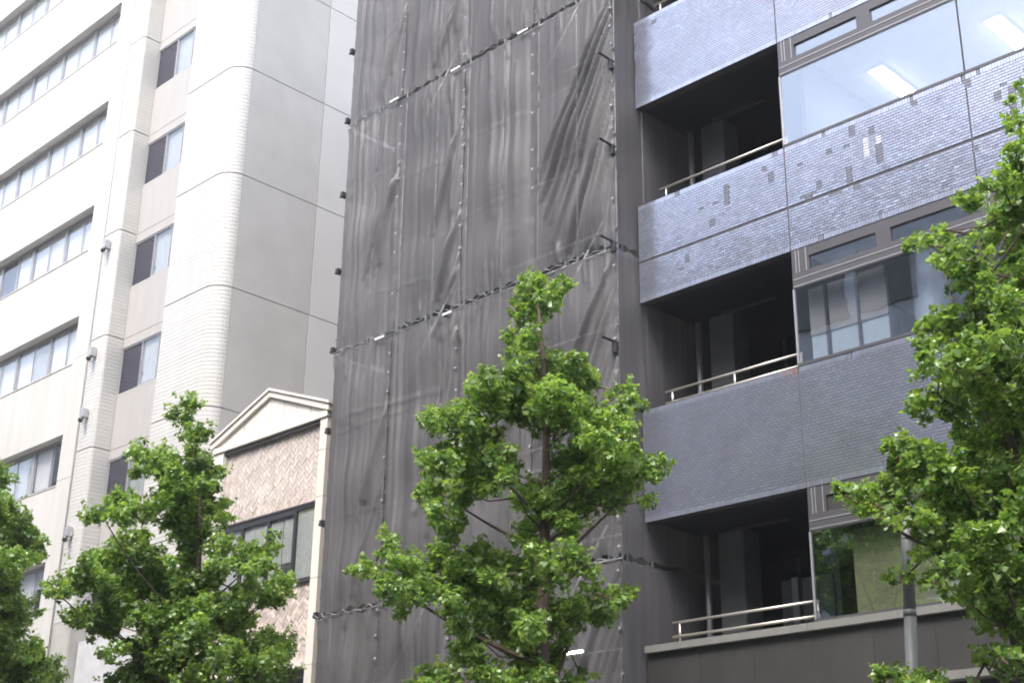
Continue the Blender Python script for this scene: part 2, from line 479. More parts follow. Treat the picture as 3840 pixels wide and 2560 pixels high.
def tower_path(d=0.0):
    # plan of the tower skin, d = inset
    return [(-32.47 + d, 21.0), (-32.47 + d, 19.0 + d)] + arc(-30.5, 19.573, 0.573 - d, -90, -8, 9)


def pil_path(d=0.0):
    return [(-36.30, 18.95 + d)] + arc(-35.60, 19.07, 0.12 - d, -90, 0, 5) + [(-35.48 - d, 19.53)]


def course_mesh(path_o, path_i, h, name):
    b = MB()
    n = len(path_o)
    for (p, q) in ((path_o, None),):
        base = len(b.v)
        b.v += [(x, y, 0) for x, y in path_o] + [(x, y, h) for x, y in path_o] + [(x, y, 0) for x, y in path_i] + [(x, y, h) for x, y in path_i]
        for i in range(n - 1):
            b.f.append((base + i, base + i + 1, base + n + i + 1, base + n + i))
            b.f.append((base + n + i, base + n + i + 1, base + 3 * n + i + 1, base + 3 * n + i))
            b.f.append((base + 2 * n + i, base + 2 * n + i + 1, base + i + 1, base + i))
        b.f.append((base, base + n, base + 3 * n, base + 2 * n)); b.f.append((base + n - 1, base + 3 * n - 1, base + 4 * n - 1, base + 2 * n - 1))
    me = b.mesh(name, M['white_tile'])
    return me


NC = 30
ph = (3.432 - 0.034) / NC
cm_t = course_mesh(tower_path(), tower_path(0.02), ph - 0.010, 'tile_course')
cm_p = course_mesh(pil_path(), pil_path(0.02), ph - 0.010, 'tile_course')
b = MB(); b.prism_z(tower_path(0.008) + [(-31, 19.7)], 0, TOP); b.build('tower_core', M['mortar_w'], e2)
b = MB(); b.prism_z(pil_path(0.008) + [(-36.30, 19.53)], 0, TOP); b.build('pilaster_core', M['mortar_w'], e2)
rest = MB()
for j, z0 in enumerate(ZJ[:-1]):
    for k in range(NC):
        z = z0 + 0.017 + k * ph
        if z < 3: continue
        link('tile_course', cm_t, e2, at=(0, 0, z)).location = Vector((0, 0, z)) - e2.location
        if 12 < z < 33 or k % 1 == 0 and 8.6 < z < 34:
            link('tile_course', cm_p, e2, at=(0, 0, z)).location = Vector((0, 0, z)) - e2.location
# dark sealant in the storey joints
for j, z in enumerate(ZJ[1:-1]):
    b = MB()
    po, pi_ = tower_path(0.006), tower_path(0.03)
    b.prism_z(po + list(reversed(pi_)), z - 0.012, z + 0.012)
    b.build('joint_seal', M['roof'], e2)
    b = MB(); b.prism_z(pil_path(0.006) + list(reversed(pil_path(0.03))), z - 0.012, z + 0.012); b.build('joint_seal', M['roof'], e2)
# grey side wall, then its paler rear part
zs = [0] + ZJ[1:-1] + [TOP]
for a, c in zip(zs, zs[1:]):
    b = MB(); b.box(-31.0, -29.935, 19.50, 22.09, a + 0.014, c - 0.014); b.build('side_panel', M['grey_tile'], e2)
    b = MB(); b.box(-31.0, -29.93, 22.12, 34, a + 0.014, c - 0.014); b.build('side_panel', M['pale_panel'], e2)
b = MB(); b.box(-30.9, -29.96, 19.62, 33.9, 0, TOP - 0.02); b.build('side_core', M['mortar_w'], e2)
b = MB(); b.box(-36.3, -30, 19.6, 34, TOP, TOP + 0.2); b.build('roof', M['roof'], e2)
# recessed bay: lintel, spandrel, deep window opening per storey
RY = 19.545
for i, z in enumerate(ZJ[1:-1]):
    if z < 8: continue
    b = MB(); b.box(-35.475, -32.44, RY, 20.4, z - 0.30, z - 0.008); b.build('lintel', M['spandrel'], e2)
    b = MB(); b.box(-35.475, -32.44, RY, 20.4, z + 0.008, z + 1.60); b.build('spandrel', M['spandrel'], e2)
    b = MB(); b.box(-35.475, -32.44, RY + 0.01, 20.4, z + 1.612, z + 1.702); b.build('sill', M['spandrel'], e2)
    # window, deep in the opening
    zb, zt = z - 1.73, z - 0.30
    XB = -34.40
    w2 = MB()
    w2.box(XB - 0.02, XB + 0.02, RY + 0.02, 19.66, zb, zt - 0.05); w2.box(-35.465, -32.45, RY + 0.02, 19.66, zt - 0.05, zt - 0.002); w2.box(XB + 0.02, -32.45, RY + 0.02, 19.66, zb, zb + 0.045)
    w2.box(-33.55, -33.51, RY + 0.03, 19.66, zb + 0.045, zt - 0.05)
    f = w2.build('window', M['alu'], e2)
    w = MB(); w.box(-35.465, XB - 0.02, RY + 0.045, 19.64, zb, zt - 0.052); w.build('dark_reflection_pane', M['glass_dark_refl'], f)  # left of the window: dark reflection put into the glass colour
    g = MB(); g.box(XB + 0.02, -33.55, RY + 0.05, RY + 0.056, zb + 0.045, zt - 0.05); g.build('pane', M['glass_clear'], f)
    g = MB(); g.box(-33.51, -32.45, RY + 0.05, RY + 0.056, zb + 0.045, zt - 0.05); g.build('pane', M['glass_clear'], f)
    g = MB(); g.box(XB, -32.45, 19.67, 19.68, zb, zt); g.build('curtain', M['curtain_grey'], f)
b = MB(); b.box(-35.53, -35.485, 19.535, 21.0, 0, TOP); b.build('jamb_wall', M['white_tile'], e2)
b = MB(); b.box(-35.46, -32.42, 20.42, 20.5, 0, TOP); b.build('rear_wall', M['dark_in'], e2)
b = MB(); b.box(-35.46, -32.5, 19.30, 20.4, 0, 8.15); b.build('grey_panel', M['far_wall'], e2)
b = MB(); b.box(-35.46, -32.5, 19.545, 20.4, 8.16, 8.42); b.build('spandrel', M['spandrel'], e2)

# ------------------------------------------------------------------ herringbone brick building with a white gable
e3 = empty('brick_building', (-26.9, 19, 0), 'narrow pinkish brick building with cream gable between white tower and grey netting', 'building')
GX0, GX1 = -28.70, -24.86
b = MB(); b.box(-29.05, -24.72, 19.06, 30, 0, 12.02); b.build('wall', M['mortar_b'], e3)
for (x0, x1) in ((-29.12, -28.70), (-24.86, -24.60)):
    zc = [0, 2.2, 4.3, 6.42, 8.3, 10.15, 11.25, 12.02]
    for a, c in zip(zc, zc[1:]):
        b = MB(); b.box(x0, x1, 18.9, 19.12, a + 0.006, c - 0.006); b.build('pilaster_block', M['cream'], e3)
# gable: board panels, raking copings, base cornice
GL, GR, AP = (-29.20, 12.16), (-24.55, 12.30), (-26.87, 13.15)
b = MB(); b.prism_y([(-29.12, 12.02), (-24.58, 12.02), (-24.58, 12.16), (-29.12, 12.16)], 18.86, 19.1); b.build('cornice', M['cream'], e3)
b = MB(); b.prism_y([(-29.05, 11.93), (-24.7, 11.93), (-24.7, 12.018), (-29.05, 12.018)], 18.93, 19.1); b.build('cornice_shadow', M['roof'], e3)  # dark strip put in as the shade under the cornice


def ztop(x):
    return 12.16 + (13.02 - 12.16) * (1 - abs(x + 26.87) / 2.34)


xs = [-29.0, -28.45, -27.92, -27.39, -26.87, -26.34, -25.82, -25.29, -24.75]
for a, c in zip(xs, xs[1:]):
    pts = [(a + 0.008, 12.165), (c - 0.008, 12.165), (c - 0.008, ztop(c - 0.008)), (a + 0.008, ztop(a + 0.008))]
    b = MB(); b.prism_y(pts, 18.91 + R.uniform(0, 0.01), 19.1); b.build('gable_panel', M['cream'], e3)
b = MB(); b.prism_y([(-29.0, 12.16), (-24.75, 12.16), (-26.87, 13.0)], 18.93, 19.09); b.build('gable_back', M['roof'], e3)
for s, (xa, xb) in ((0, (-29.22, -26.87)), (1, (-24.52, -26.87))):
    za = 12.14
    if s == 0: pts = [(xa, za), (xb, 13.02), (xb, 13.17), (xa, za + 0.15)]
    else: pts = [(xb, 13.02), (xa, za), (xa, za + 0.15), (xb, 13.17)]
    b = MB(); b.prism_y(pts, 18.84, 19.1); b.build('coping', M['cream'], e3)
    if s == 0: pts = [(xa - 0.04, za + 0.152), (xb, 13.172), (xb, 13.235), (xa - 0.04, za + 0.215)]
    else: pts = [(xb, 13.172), (xa + 0.04, za + 0.152), (xa + 0.04, za + 0.215), (xb, 13.235)]
    b = MB(); b.prism_y(pts, 18.80, 19.12); b.build('coping_trim', M['cream'], e3)
b = MB(); b.prism_y([(-29.2, 12.02), (-24.55, 12.02), (-26.87, 12.98)], 19.105, 30); b.build('roof', M['roof'], e3)


def clip(poly, x0, x1, z0, z1):
    def cut(pts, f, inter):
        res = []
        for i in range(len(pts)):
            p, q = pts[i - 1], pts[i]
            if f(q):
                if not f(p): res.append(inter(p, q))
                res.append(q)
            elif f(p): res.append(inter(p, q))
        return res
    for ax, v, sg in ((0, x0, 1), (0, x1, -1), (1, z0, 1), (1, z1, -1)):
        poly = cut(poly, lambda p: sg * (p[ax] - v) >= 0, lambda p, q: tuple(p[k] + (q[k] - p[k]) * (v - p[ax]) / (q[ax] - p[ax]) for k in (0, 1)))
        if len(poly) < 3: return []
    return poly


def area(p):
    return 0.5 * sum(p[i - 1][0] * p[i][1] - p[i][0] * p[i - 1][1] for i in range(len(p)))


bricks = []
U = 0.105
for (z0, z1) in ((10.12, 11.93), (6.50, 8.28)):
    cx, cz = -26.8, 9.0
    for i in range(-60, 60):
        for j in range(-60, 60):
            rsd = (i - j) % 4
            if rsd == 0: a = (i, j, 2, 1)
            elif rsd == 3: a = (i, j, 1, 2)
            else: continue
            g = 0.06
            q = [(a[0] + g, a[1] + g), (a[0] + a[2] - g, a[1] + g), (a[0] + a[2] - g, a[1] + a[3] - g), (a[0] + g, a[1] + a[3] - g)]
            c45 = math.sqrt(0.5)
            q = [(cx + U * c45 * (x - y), cz + U * c45 * (x + y)) for x, y in q]
            q = clip(q, GX0 + 0.02, GX1 - 0.02, z0, z1)
            if q and area(q) > 0.0012: bricks.append(q)
bricks.sort(key=lambda q: -(sum(p[1] for p in q) / len(q)) + 0.0 * len(q))
mass = MB(); tints = []
for n, q in enumerate(bricks):
    y = 19.03 + R.uniform(-0.004, 0.006)
    if n < 300:
        cx, cz = sum(p[0] for p in q) / len(q), sum(p[1] for p in q) / len(q)
        b = MB(); b.prism_y([(p[0] - cx, p[1] - cz) for p in q], 0, 0.05)
        b.build('brick', M['brick'], e3, at=(cx, y, cz))
    else:
        mass.prism_y(q, y, 19.08)
        t = R.uniform(0.75, 1.25); tints += [(t, t * R.uniform(.95, 1.05), t, 1)] * (len(q) + 2)


def set_tint(me, tints):
    at = me.attributes.new('tint', 'FLOAT_COLOR', 'FACE')
    at.data.foreach_set('color', np.array(tints, dtype=np.float32).ravel())


me = mass.mesh('brickwork', M['brick_mass']); set_tint(me, tints)
o = link('brickwork', me, e3); o['kind'] = 'stuff'
# window bands
for (z0, z1) in ((8.34, 10.06), (4.3, 6.1)):
    b = MB(); b.box(GX0, GX1, 18.97, 19.1, z1, z1 + 0.05); b.build('lintel', M['darkframe'], e3)
    b = MB(); b.box(GX0, GX1, 18.97, 19.1, z0 - 0.06, z0); b.build('sill', M['darkframe'], e3)
    xs = [GX0, -27.74, -26.69, -25.68, GX1]
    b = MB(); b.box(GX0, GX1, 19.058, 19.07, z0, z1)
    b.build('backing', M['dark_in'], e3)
    for k, (a, c) in enumerate(zip(xs, xs[1:])):
        f = MB(); th = 0.045
        f.box(a, a + th, 18.98, 19.05, z0, z1); f.box(c - th, c - 0.003, 18.98, 19.05, z0, z1)
        f.box(a + th, c - th, 18.985, 19.05, z1 - (0.14 if k < 3 else 0.06), z1); f.box(a + th, c - th, 18.985, 19.05, z0, z0 + 0.05)
        w = f.build('window', M['darkframe'], e3)
        p = MB(); p.box(a + th, c - th, 19.01, 19.016, z0 + 0.05, z1 - 0.06); p.build('pane', M['glass_clear'], w)
        if k == 2:
            q = MB(); q.box(a + th, a + 0.5, 19.045, 19.05, z0 + 0.06, z1 - 0.2); q.box(a + 0.53, c - th, 19.045, 19.05, z0 + 0.5, z1 - 0.2); q.build('curtain', M['curtain_grey'], w)
        else:
            q = MB(); q.box(a + th, c - th, 19.045, 19.05, z0 + 0.06, z1 - 0.02); q.build('curtain', M['curtain_grey'], w)
b = MB(); b.box(-28.7, -24.86, 18.80, 19.1, 6.36, 6.49); b.build('cornice', M['cream'], e3)
b = MB(); b.box(GX0, GX1, 18.95, 19.1, 6.16, 6.35); b.build('fascia', M['roof'], e3)

# ------------------------------------------------------------------ netted scaffolding in front of a concrete building
b = MB()
e4b = empty('concrete_building', (-19.7, 19.7, 0), 'plain concrete building wrapped in dark scaffold netting, barely visible through it', 'building')
b.box(-23.7, -15.95, 19.75, 32, 0, 25.5); b.build('wall', M['conc_old'], e4b)
for z in (2.4, 6.2, 10.0, 13.8, 17.6, 21.4):
    for x in (-22.9, -20.4, -17.9):
        w = MB(); w.box(x, x + 1.5, 19.70, 19.745, z, z + 1.6); f = w.build('window', M['alu'], e4b)
        p = MB(); p.box(x + 0.06, x + 1.44, 19.685, 19.695, z + 0.06, z + 1.54); p.build('pane', M['far_glass'], f)

e4 = empty('scaffolding', (-19.7, 18.7, 0), 'tall scaffold wrapped in creased dark grey mesh sheets in the middle', 'scaffold')
SX = [-23.88, -21.90, -19.78, -17.67, -15.50]
SZ = [1.30, 7.25, 13.20, 19.10, 25.0]
FY = 18.44
frnd = random.Random(21)
folds = []      # x0,z0,x1,z1,width,amp
# random near-vertical pleats in every sheet
for i in range(4):
    for j in range(4):
        xa, xb = SX[i], SX[i + 1]; za, zb = SZ[j], SZ[j + 1]
        for k in range(15 if i < 3 else 4):
            x = frnd.uniform(xa + 0.08, xb - 0.08)
            z1 = zb - frnd.uniform(-0.3, 0.8); z0 = za + frnd.uniform(-0.3, 2.0)
            folds.append((x, z1, x + frnd.uniform(-0.10, 0.06), z0, frnd.uniform(0.022, 0.085), frnd.choice([-1, 1, 1]) * frnd.choice([0.35, 0.6, 1, 1.5]) * frnd.uniform(0.012, 0.034)))
        # short gathers hanging from the lacing
        for k in range(12):
            x = frnd.uniform(xa, xb)
            folds.append((x, zb, x + frnd.uniform(-0.12, 0.1), zb - frnd.uniform(0.4, 1.3), frnd.uniform(0.025, 0.05), frnd.uniform(0.010, 0.03)))
            folds.append((x, za, x + frnd.uniform(-0.1, 0.12), za + frnd.uniform(0.3, 1.1), frnd.uniform(0.025, 0.05), frnd.uniform(0.010, 0.025)))
# pulls running down-left from the seams
for (x, z, n, L) in ((-19.78, 12.6, 4, 2.4), (-19.78, 15.4, 3, 2.2), (-21.90, 11.6, 4, 3.0), (-21.90, 17.2, 5, 2.6), (-21.90, 9.9, 4, 3.0), (-19.78, 14.2, 3, 1.6), (-21.9, 6.6, 4, 3.4),
                     (-19.78, 10.6, 3, 2.2), (-19.78, 6.3, 4, 3.0), (-21.9, 21.6, 3, 2.0), (-19.78, 21.6, 3, 2.0), (-17.67, 12.4, 4, 2.6), (-17.67, 6.4, 4, 2.6), (-19.78, 17.8, 3, 2.4)):
    for k in range(n):
        dx = frnd.uniform(0.25, 1.1); l = L * frnd.uniform(0.7, 1.15)
        folds.append((x - 0.03, z + frnd.uniform(-0.3, 0.3), x - dx, z - l, frnd.uniform(0.04, 0.075), frnd.uniform(0.045, 0.08)))
# tubes and cords pressing against the sheet from behind
for (xa_, za_, xb_, zb_, w_, a_) in ((-23.8, 11.62, -19.9, 11.42, 0.035, 0.03), (-23.8, 11.22, -21.0, 11.30, 0.03, 0.028), (-22.9, 14.32, -20.4, 14.06, 0.03, 0.022), (-23.8, 9.3, -20.9, 9.28, 0.03, 0.022),
                                     (-21.8, 16.9, -19.9, 16.75, 0.03, 0.022), (-19.7, 15.2, -17.7, 15.25, 0.03, 0.02), (-23.7, 17.2, -22.0, 17.32, 0.03, 0.02), (-19.7, 17.1, -17.7, 17.0, 0.03, 0.018), (-22.8, 20.9, -22.0, 21.4, 0.04, 0.03), (-23.8, 5.2, -17.0, 5.3, 0.03, 0.02)):
    folds.append((xa_, za_, xb_, zb_, w_ * 0.8, a_ * 0.5))
# the right-hand bay: long diagonal creases from the corner post down to the left seam
def fan(ztop, zlow, n, x_first, x_last, amp):
    """long taut creases that start along the corner post and run down-left, evenly fanned"""
    for k in range(n):
        t = k / (n - 1)
        zs_ = ztop - (ztop - zlow) * 0.62 * t + frnd.uniform(-0.06, 0.06)
        xe = x_first + (x_last - x_first) * t + frnd.uniform(-0.05, 0.05)
        ze = max(zlow + 0.05, zs_ - (2.6 + 1.5 * (1 - abs(t - 0.3))) * frnd.uniform(0.9, 1.1))
        a = amp * frnd.choice([0.55, 0.8, 1.0, 1.25])
        folds.append((-15.54, zs_, xe, ze, frnd.uniform(0.035, 0.075), a))
        folds.append((-15.54, zs_ - 0.16, xe + 0.12, ze - 0.1, frnd.uniform(0.025, 0.045), -0.45 * a))


fan(18.9, 13.2, 13, -17.6, -15.95, 0.105)
fan(13.1, 7.25, 11, -17.55, -15.85, 0.085)
fan(7.2, 1.3, 10, -17.5, -15.85, 0.085)
fan(24.9, 19.1, 9, -17.4, -15.9, 0.07)


def net_disp(X, Z, folds):
    """outward bulge of the sheet at (X,Z)"""
    D = np.zeros_like(X)
    for (x0, z0, x1, z1, w, a) in folds:
        dx, dz = x1 - x0, z1 - z0
        L2 = dx * dx + dz * dz
        t = ((X - x0) * dx + (Z - z0) * dz) / L2
        m = (t > -0.02) & (t < 1.05)
        if not m.any(): continue
        tt = np.clip(t[m], 0, 1)
        # the crease sags a little, so its centre line bows
        d = ((X[m] - x0) * dz - (Z[m] - z0) * dx) / math.sqrt(L2) + 0.02 * math.sqrt(L2) * 0.25 * np.sin(tt * math.pi)
        ww = w * (0.6 + 0.9 * tt)
        D[m] += a * np.exp(-(d / ww) ** 2) * (np.sin(np.clip(tt * 0.96 + 0.04, 0, 1) * math.pi) ** 0.45)
    return D


def sheet_mesh(name, xa, xb, za, zb, nx, nz, place, folds, scal=True, gap=0.022):
    u = np.linspace(0, 1, nx); v = np.linspace(0, 1, nz)
    U_, V_ = np.meshgrid(u, v)
    # scalloped hems between the lacing eyelets (0.33 m apart)
    X = xa + (xb - xa) * U_
    sc = np.abs(np.sin((X - xa) * math.pi / 0.33)) ** 1.4
    jit = 0.5 + 0.8 * np.abs(np.sin(X * 7.3 + za))
    lo = za + gap + 0.055 * sc * jit; hi = zb - gap - 0.045 * sc * jit
    Z = lo + (hi - lo) * V_
    D = 1.15 * net_disp(X, Z, folds)
    D += 0.09 * np.sin(U_ * math.pi) * (0.35 + 0.65 * np.sin(V_ * math.pi * 3 + 0.4 * np.sin(xa * 5 + za)) ** 2)
    nzx = np.sin(X * 3.1 + 1.7 * np.sin(Z * 0.31 + za)) + np.sin(X * 5.3 - 0.5 * Z)
    D += (0.55 if xa < -17.8 else 0.12) * (0.007 * np.sin(X * 23 + 2.6 * np.sin(Z * 0.5 + X * 1.1) + 2 * nzx) + 0.005 * np.sin(X * 37 + Z * 0.4 + 3 * nzx)) * (0.5 + 0.5 * np.sin(X * 1.9 + Z * 0.45 + za))
    # pinched towards the eyelets of the side seams
    ed = np.minimum(U_, 1 - U_) * (xb - xa)
    D += 0.006 * np.sin(Z * 2 * math.pi / 0.475) * np.exp(-(ed / 0.10) ** 2)
    P3 = place(X, Z, D)
    verts = np.stack([p.ravel() for p in P3], axis=1)
    idx = np.arange(nx * nz).reshape(nz, nx)
    q = np.stack([idx[:-1, :-1], idx[:-1, 1:], idx[1:, 1:], idx[1:, :-1]], axis=-1).reshape(-1, 4)
    me = bpy.data.meshes.new(name)
    me.vertices.add(len(verts)); me.vertices.foreach_set('co', verts.astype(np.float32).ravel())
    me.loops.add(q.size); me.loops.foreach_set('vertex_index', q.astype(np.int32).ravel())
    me.polygons.add(len(q)); me.polygons.foreach_set('loop_start', np.arange(0, q.size, 4, dtype=np.int32))
    me.polygons.foreach_set('use_smooth', np.ones(len(q), dtype=bool))
    me.update(); me.validate()
    me.materials.append(M['net'])
    return me


for i in range(4):
    for j in range(4):
        xa, xb = SX[i] + 0.006, SX[i + 1] - 0.006
        fl = [f for f in folds if min(f[0], f[2]) < xb + 0.3 and max(f[0], f[2]) > xa - 0.3 and min(f[1], f[3]) < SZ[j + 1] + 0.3 and max(f[1], f[3]) > SZ[j] - 0.3]
        yo = 0.012 * ((i + j) % 2)
        def place(X, Z, D, i=i, j=j, yo=yo):
            Xo = X.copy()
            if i == 0:
                # free left edge: drawn in between ties
                Xo -= 0.09 * np.exp(-((X - SX[0]) / 0.25) ** 2) * (np.exp(-((Z - SZ[j + 1]) / 0.35) ** 2) - 0.3)
            return (Xo, FY - yo - D, Z)
        link('mesh_sheet', sheet_mesh('mesh_sheet', xa, xb, SZ[j], SZ[j + 1], 62, 120, place, fl), e4)
# the return side facing right, next to the tiled building
rf = []
for k in range(60):
    y = frnd.uniform(18.5, 22.6); z = frnd.uniform(3, 25)
    rf.append((y, z, y + frnd.uniform(-0.1, 0.3), z - frnd.uniform(1.5, 3.5), frnd.uniform(0.05, 0.1), frnd.uniform(0.015, 0.035)))
for (ya, yb) in ((18.44, 20.44), (20.45, 22.45), (22.46, 24.46)):
    for j in range(4):
        link('mesh_sheet', sheet_mesh('mesh_sheet', ya, yb, SZ[j], SZ[j + 1], 40, 90, lambda X, Z, D: (-15.495 + 0.35 * D, X, Z), rf), e4)
for j in range(4):
    link('mesh_sheet', sheet_mesh('mesh_sheet', 18.46, 20.4, SZ[j], SZ[j + 1], 30, 60, lambda X, Z, D: (-23.885 - 0.3 * D, X, Z), rf), e4)
# lacing ropes along the sheet joints, zigzagging from eyelet to eyelet
lr = random.Random(3)
for z in SZ[1:4]:
    pts = []
    x = SX[0] - 0.05; s = 1
    while x < SX[-1] + 0.03:
        pts.append((x, FY - 0.055 - lr.uniform(0, 0.035), z + s * lr.uniform(0.005, 0.055))); s = -s
        x += lr.uniform(0.07, 0.26)
    b = MB(); b.tube(pts, 0.009, 5); b.build('lacing_rope', M['rope'], e4)
# eyelets down the vertical seams
em = MB(); em.prism_y([(0.026 * math.cos(2 * math.pi * k / 8), 0.026 * math.sin(2 * math.pi * k / 8)) for k in range(8)], -0.012, 0.008)
eme = em.mesh('eyelet', M['eyelet'])
for x in SX[1:]:
    z = 3.2
    while z < 24.9:
        if lr.random() < 0.74:
            link('eyelet', eme, e4, at=(x + lr.uniform(-0.02, 0.02) - (0.03 if x == SX[-1] else 0), FY - 0.065, z))
        z += 0.475 + lr.uniform(-0.06, 0.06)
# short white flat bars left of the seams on the two upper laced joints
sm = MB(); sm.box(-0.15, 0.15, -0.012, 0.006, -0.022, 0.022); sme = sm.mesh('flat_bar', M['flat_bar'])
for (x, z) in ((-22.12, 19.09), (-20.04, 19.02), (-17.95, 19.04), (-22.22, 13.13), (-20.08, 13.09)):
    link('flat_bar', sme, e4, at=(x, FY - 0.10, z))
# tubes
for x in [s for s in SX] + [-22.9, -20.8, -18.7, -16.6]:
    for y in (18.56, 19.38):
        xx = min(max(x, SX[0] + 0.1), SX[-1] - 0.09)
        b = MB(); b.tube([(xx, y, 0), (xx, y, 25.2)], 0.0243, 8); b.build('standard', M['galv'], e4, smooth=True)
for z in [1.9, 3.3, 5.28, 7.25, 9.22, 11.2, 13.2, 15.25, 17.2, 19.1, 21.1, 23.0]:
    for zz_ in (0, 0.42):
        b = MB(); b.tube([(SX[0] - 0.12 + 0.1 * lr.random(), 18.515, z + zz_), (SX[-1] - 0.05, 18.515, z + zz_)], 0.0243, 8); b.build('ledger', M['galv'], e4, smooth=True)
    b = MB(); b.box(SX[0] + 0.1, SX[-1] - 0.1, 18.62, 19.32, z - 0.06, z - 0.02); b.build('walkboard', M['galv'], e4)
for j in range(3):
    for i in range(2):
        z0 = 3.3 + 6 * j; x0 = SX[0] + 0.3 + 4.1 * i
        b = MB(); b.tube([(x0, 18.53, z0), (x0 + 3.6, 18.53, z0 + 4.6)], 0.0243, 8); b.build('brace', M['galv'], e4, smooth=True)
# tube ends with black clamps poking out of the netting at the right corner and the left edge
for z in (17.28, 15.35, 13.28, 11.25, 9.2):
    b = MB(); b.tube([(-15.56, 18.03, z), (-15.56, 18.5, z)], 0.026, 8)
    o = b.build('tube_end', M['black'], e4)
    b = MB(); b.box(-15.60, -15.50, 18.36, 18.43, z - 0.22, z - 0.02); b.build('clamp', M['black'], e4)
for z in (21.3, 19.32, 17.3, 15.3, 13.32, 11.4, 9.3, 7.3):
    b = MB(); b.tube([(-24.10, 18.47, z), (-23.85, 18.47, z)], 0.03, 8); b.box(-24.02, -23.93, 18.40, 18.54, z - 0.06, z + 0.07); b.build('clamp', M['black'], e4)
t_ = empty('glow_bar', (-16.4, 18.2, 5.7), 'short white glowing bar on the netting right of the middle tree', 'lamp')  # short glowing white bar with its holder
b = MB(); b.box(-16.60, -16.20, 18.20, 18.235, 5.67, 5.71); b.build('fitting', M['lampbox'], t_)
b = MB(); b.tube([(-16.59, 18.19, 5.69), (-16.21, 18.19, 5.69)], 0.02, 8); b.build('tube', M['lamp_on'], t_)
b = MB(); b.box(-16.42, -16.38, 18.235, 18.42, 5.68, 5.70); b.build('bracket', M['galv'], t_)

# ------------------------------------------------------------------ dark lustre-tiled office building on the right
e5 = empty('office_building', (-8.5, 19, 0), 'modern office building with bands of glossy blue grey tiles and open loggias', 'building')
BX0, BX1 = -15.43, -1.72
JX = [-12.08, -8.61, -5.16]
BANDS = [('A', 16.37, 18.38), ('B', 12.16, 14.185), ('C', 7.95, 10.03)]
ODD = [(-10.71, 13.97, 0.11, 0.16, 0), (-10.34, 13.84, 0.09, 0.13, 0), (-10.47, 13.57, 0.11, 0.33, 1), (-10.23, 13.63, 0.11, 0.16, 1), (-10.23, 13.34, 0.12, 0.37, 0), (-11.18, 13.78, 0.1, 0.11, 0), (-10.83, 13.75, 0.1, 0.04, 0), (-11.77, 13.75, 0.1, 0.04, 0), (-10.83, 13.16, 0.1, 0.3, 0), (-11.42, 13.2, 0.1, 0.13, 0), (-11.65, 13.08, 0.13, 0.09, 0), (-11.77, 13.08, 0.1, 0.04, 0), (-11.53, 13.1, 0.1, 0.04, 0), (-11.06, 12.97, 0.11, 0.11, 0), (-11.17, 12.92, 0.12, 0.04, 0), (-10.71, 12.9, 0.11, 0.11, 0), (-9.15, 12.38, 0.08, 0.11, 0), (-11.26, 14.12, 0.05, 0.1, 0), (-9.56, 14.1, 0.04, 0.17, 0), (-9.52, 14.04, 0.09, 0.12, 0), (-8.63, 14.1, 0.04, 0.18, 0), (-8.57, 13.99, 0.1, 0.17, 0), (-8.38, 14.13, 0.05, 0.12, 0), (-8.11, 13.57, 0.11, 0.15, 0), (-7.99, 13.74, 0.1, 0.04, 0), (-7.87, 13.57, 0.11, 0.18, 0), (-7.88, 13.21, 0.1, 0.23, 0), (-7.74, 13.55, 0.08, 0.05, 0), (-7.98, 13.43, 0.13, 0.04, 0), (-7.8, 13.46, 0.13, 0.04, 0), (-8.58, 12.8, 0.1, 0.05, 0), (-8.24, 12.69, 0.06, 0.04, 0), (-8.58, 12.41, 0.07, 0.05, 0), (-10.32, 12.25, 0.04, 0.11, 0), (-11.47, 12.25, 0.09, 0.07, 0), (-12.27, 14.14, 0.1, 0.1, 0), (-12.51, 13.91, 0.09, 0.07, 0), (-12.38, 13.7, 0.11, 0.19, 0), (-13.35, 13.71, 0.1, 0.4, 0), (-13.6, 13.64, 0.11, 0.05, 0), (-13.93, 13.63, 0.09, 0.04, 0), (-13.69, 13.24, 0.11, 0.14, 0), (-14.48, 14.14, 0.1, 0.1, 0), (-14.3, 12.73, 0.09, 0.14, 0), (-10.93, 16.42, 0.05, 0.13, 0), (-14.91, 18.15, 0.11, 0.1, 0), (-15.36, 18.09, 0.1, 0.08, 0), (-15.36, 17.79, 0.1, 0.09, 0), (-15.36, 17.29, 0.1, 0.37, 0), (-11.41, 9.83, 0.08, 0.04, 0), (-11.11, 9.96, 0.08, 0.08, 0), (-12.61, 9.73, 0.07, 0.04, 0), (-12.22, 9.98, 0.05, 0.09, 2), (-12.37, 9.97, 0.05, 0.07, 2), (-12.13, 10.0, 0.05, 0.08, 2), (-14.43, 12.55, 0.1, 0.05, 0), (-13.4, 10.03, 0.05, 0.06, 0)]
tw, th_, gp = 0.100, 0.0492, 0.006
trn = random.Random(8)
odd_n = 0; single = 0
tm_cache = {}


def tile_me(w, h, mname):
    key = (round(w, 3), round(h, 3), mname)
    if key not in tm_cache:
        b = MB(); b.box(-w / 2, w / 2, 0, 0.012, -h / 2, h / 2); tm_cache[key] = b.mesh('tile', M[mname])
    return tm_cache[key]


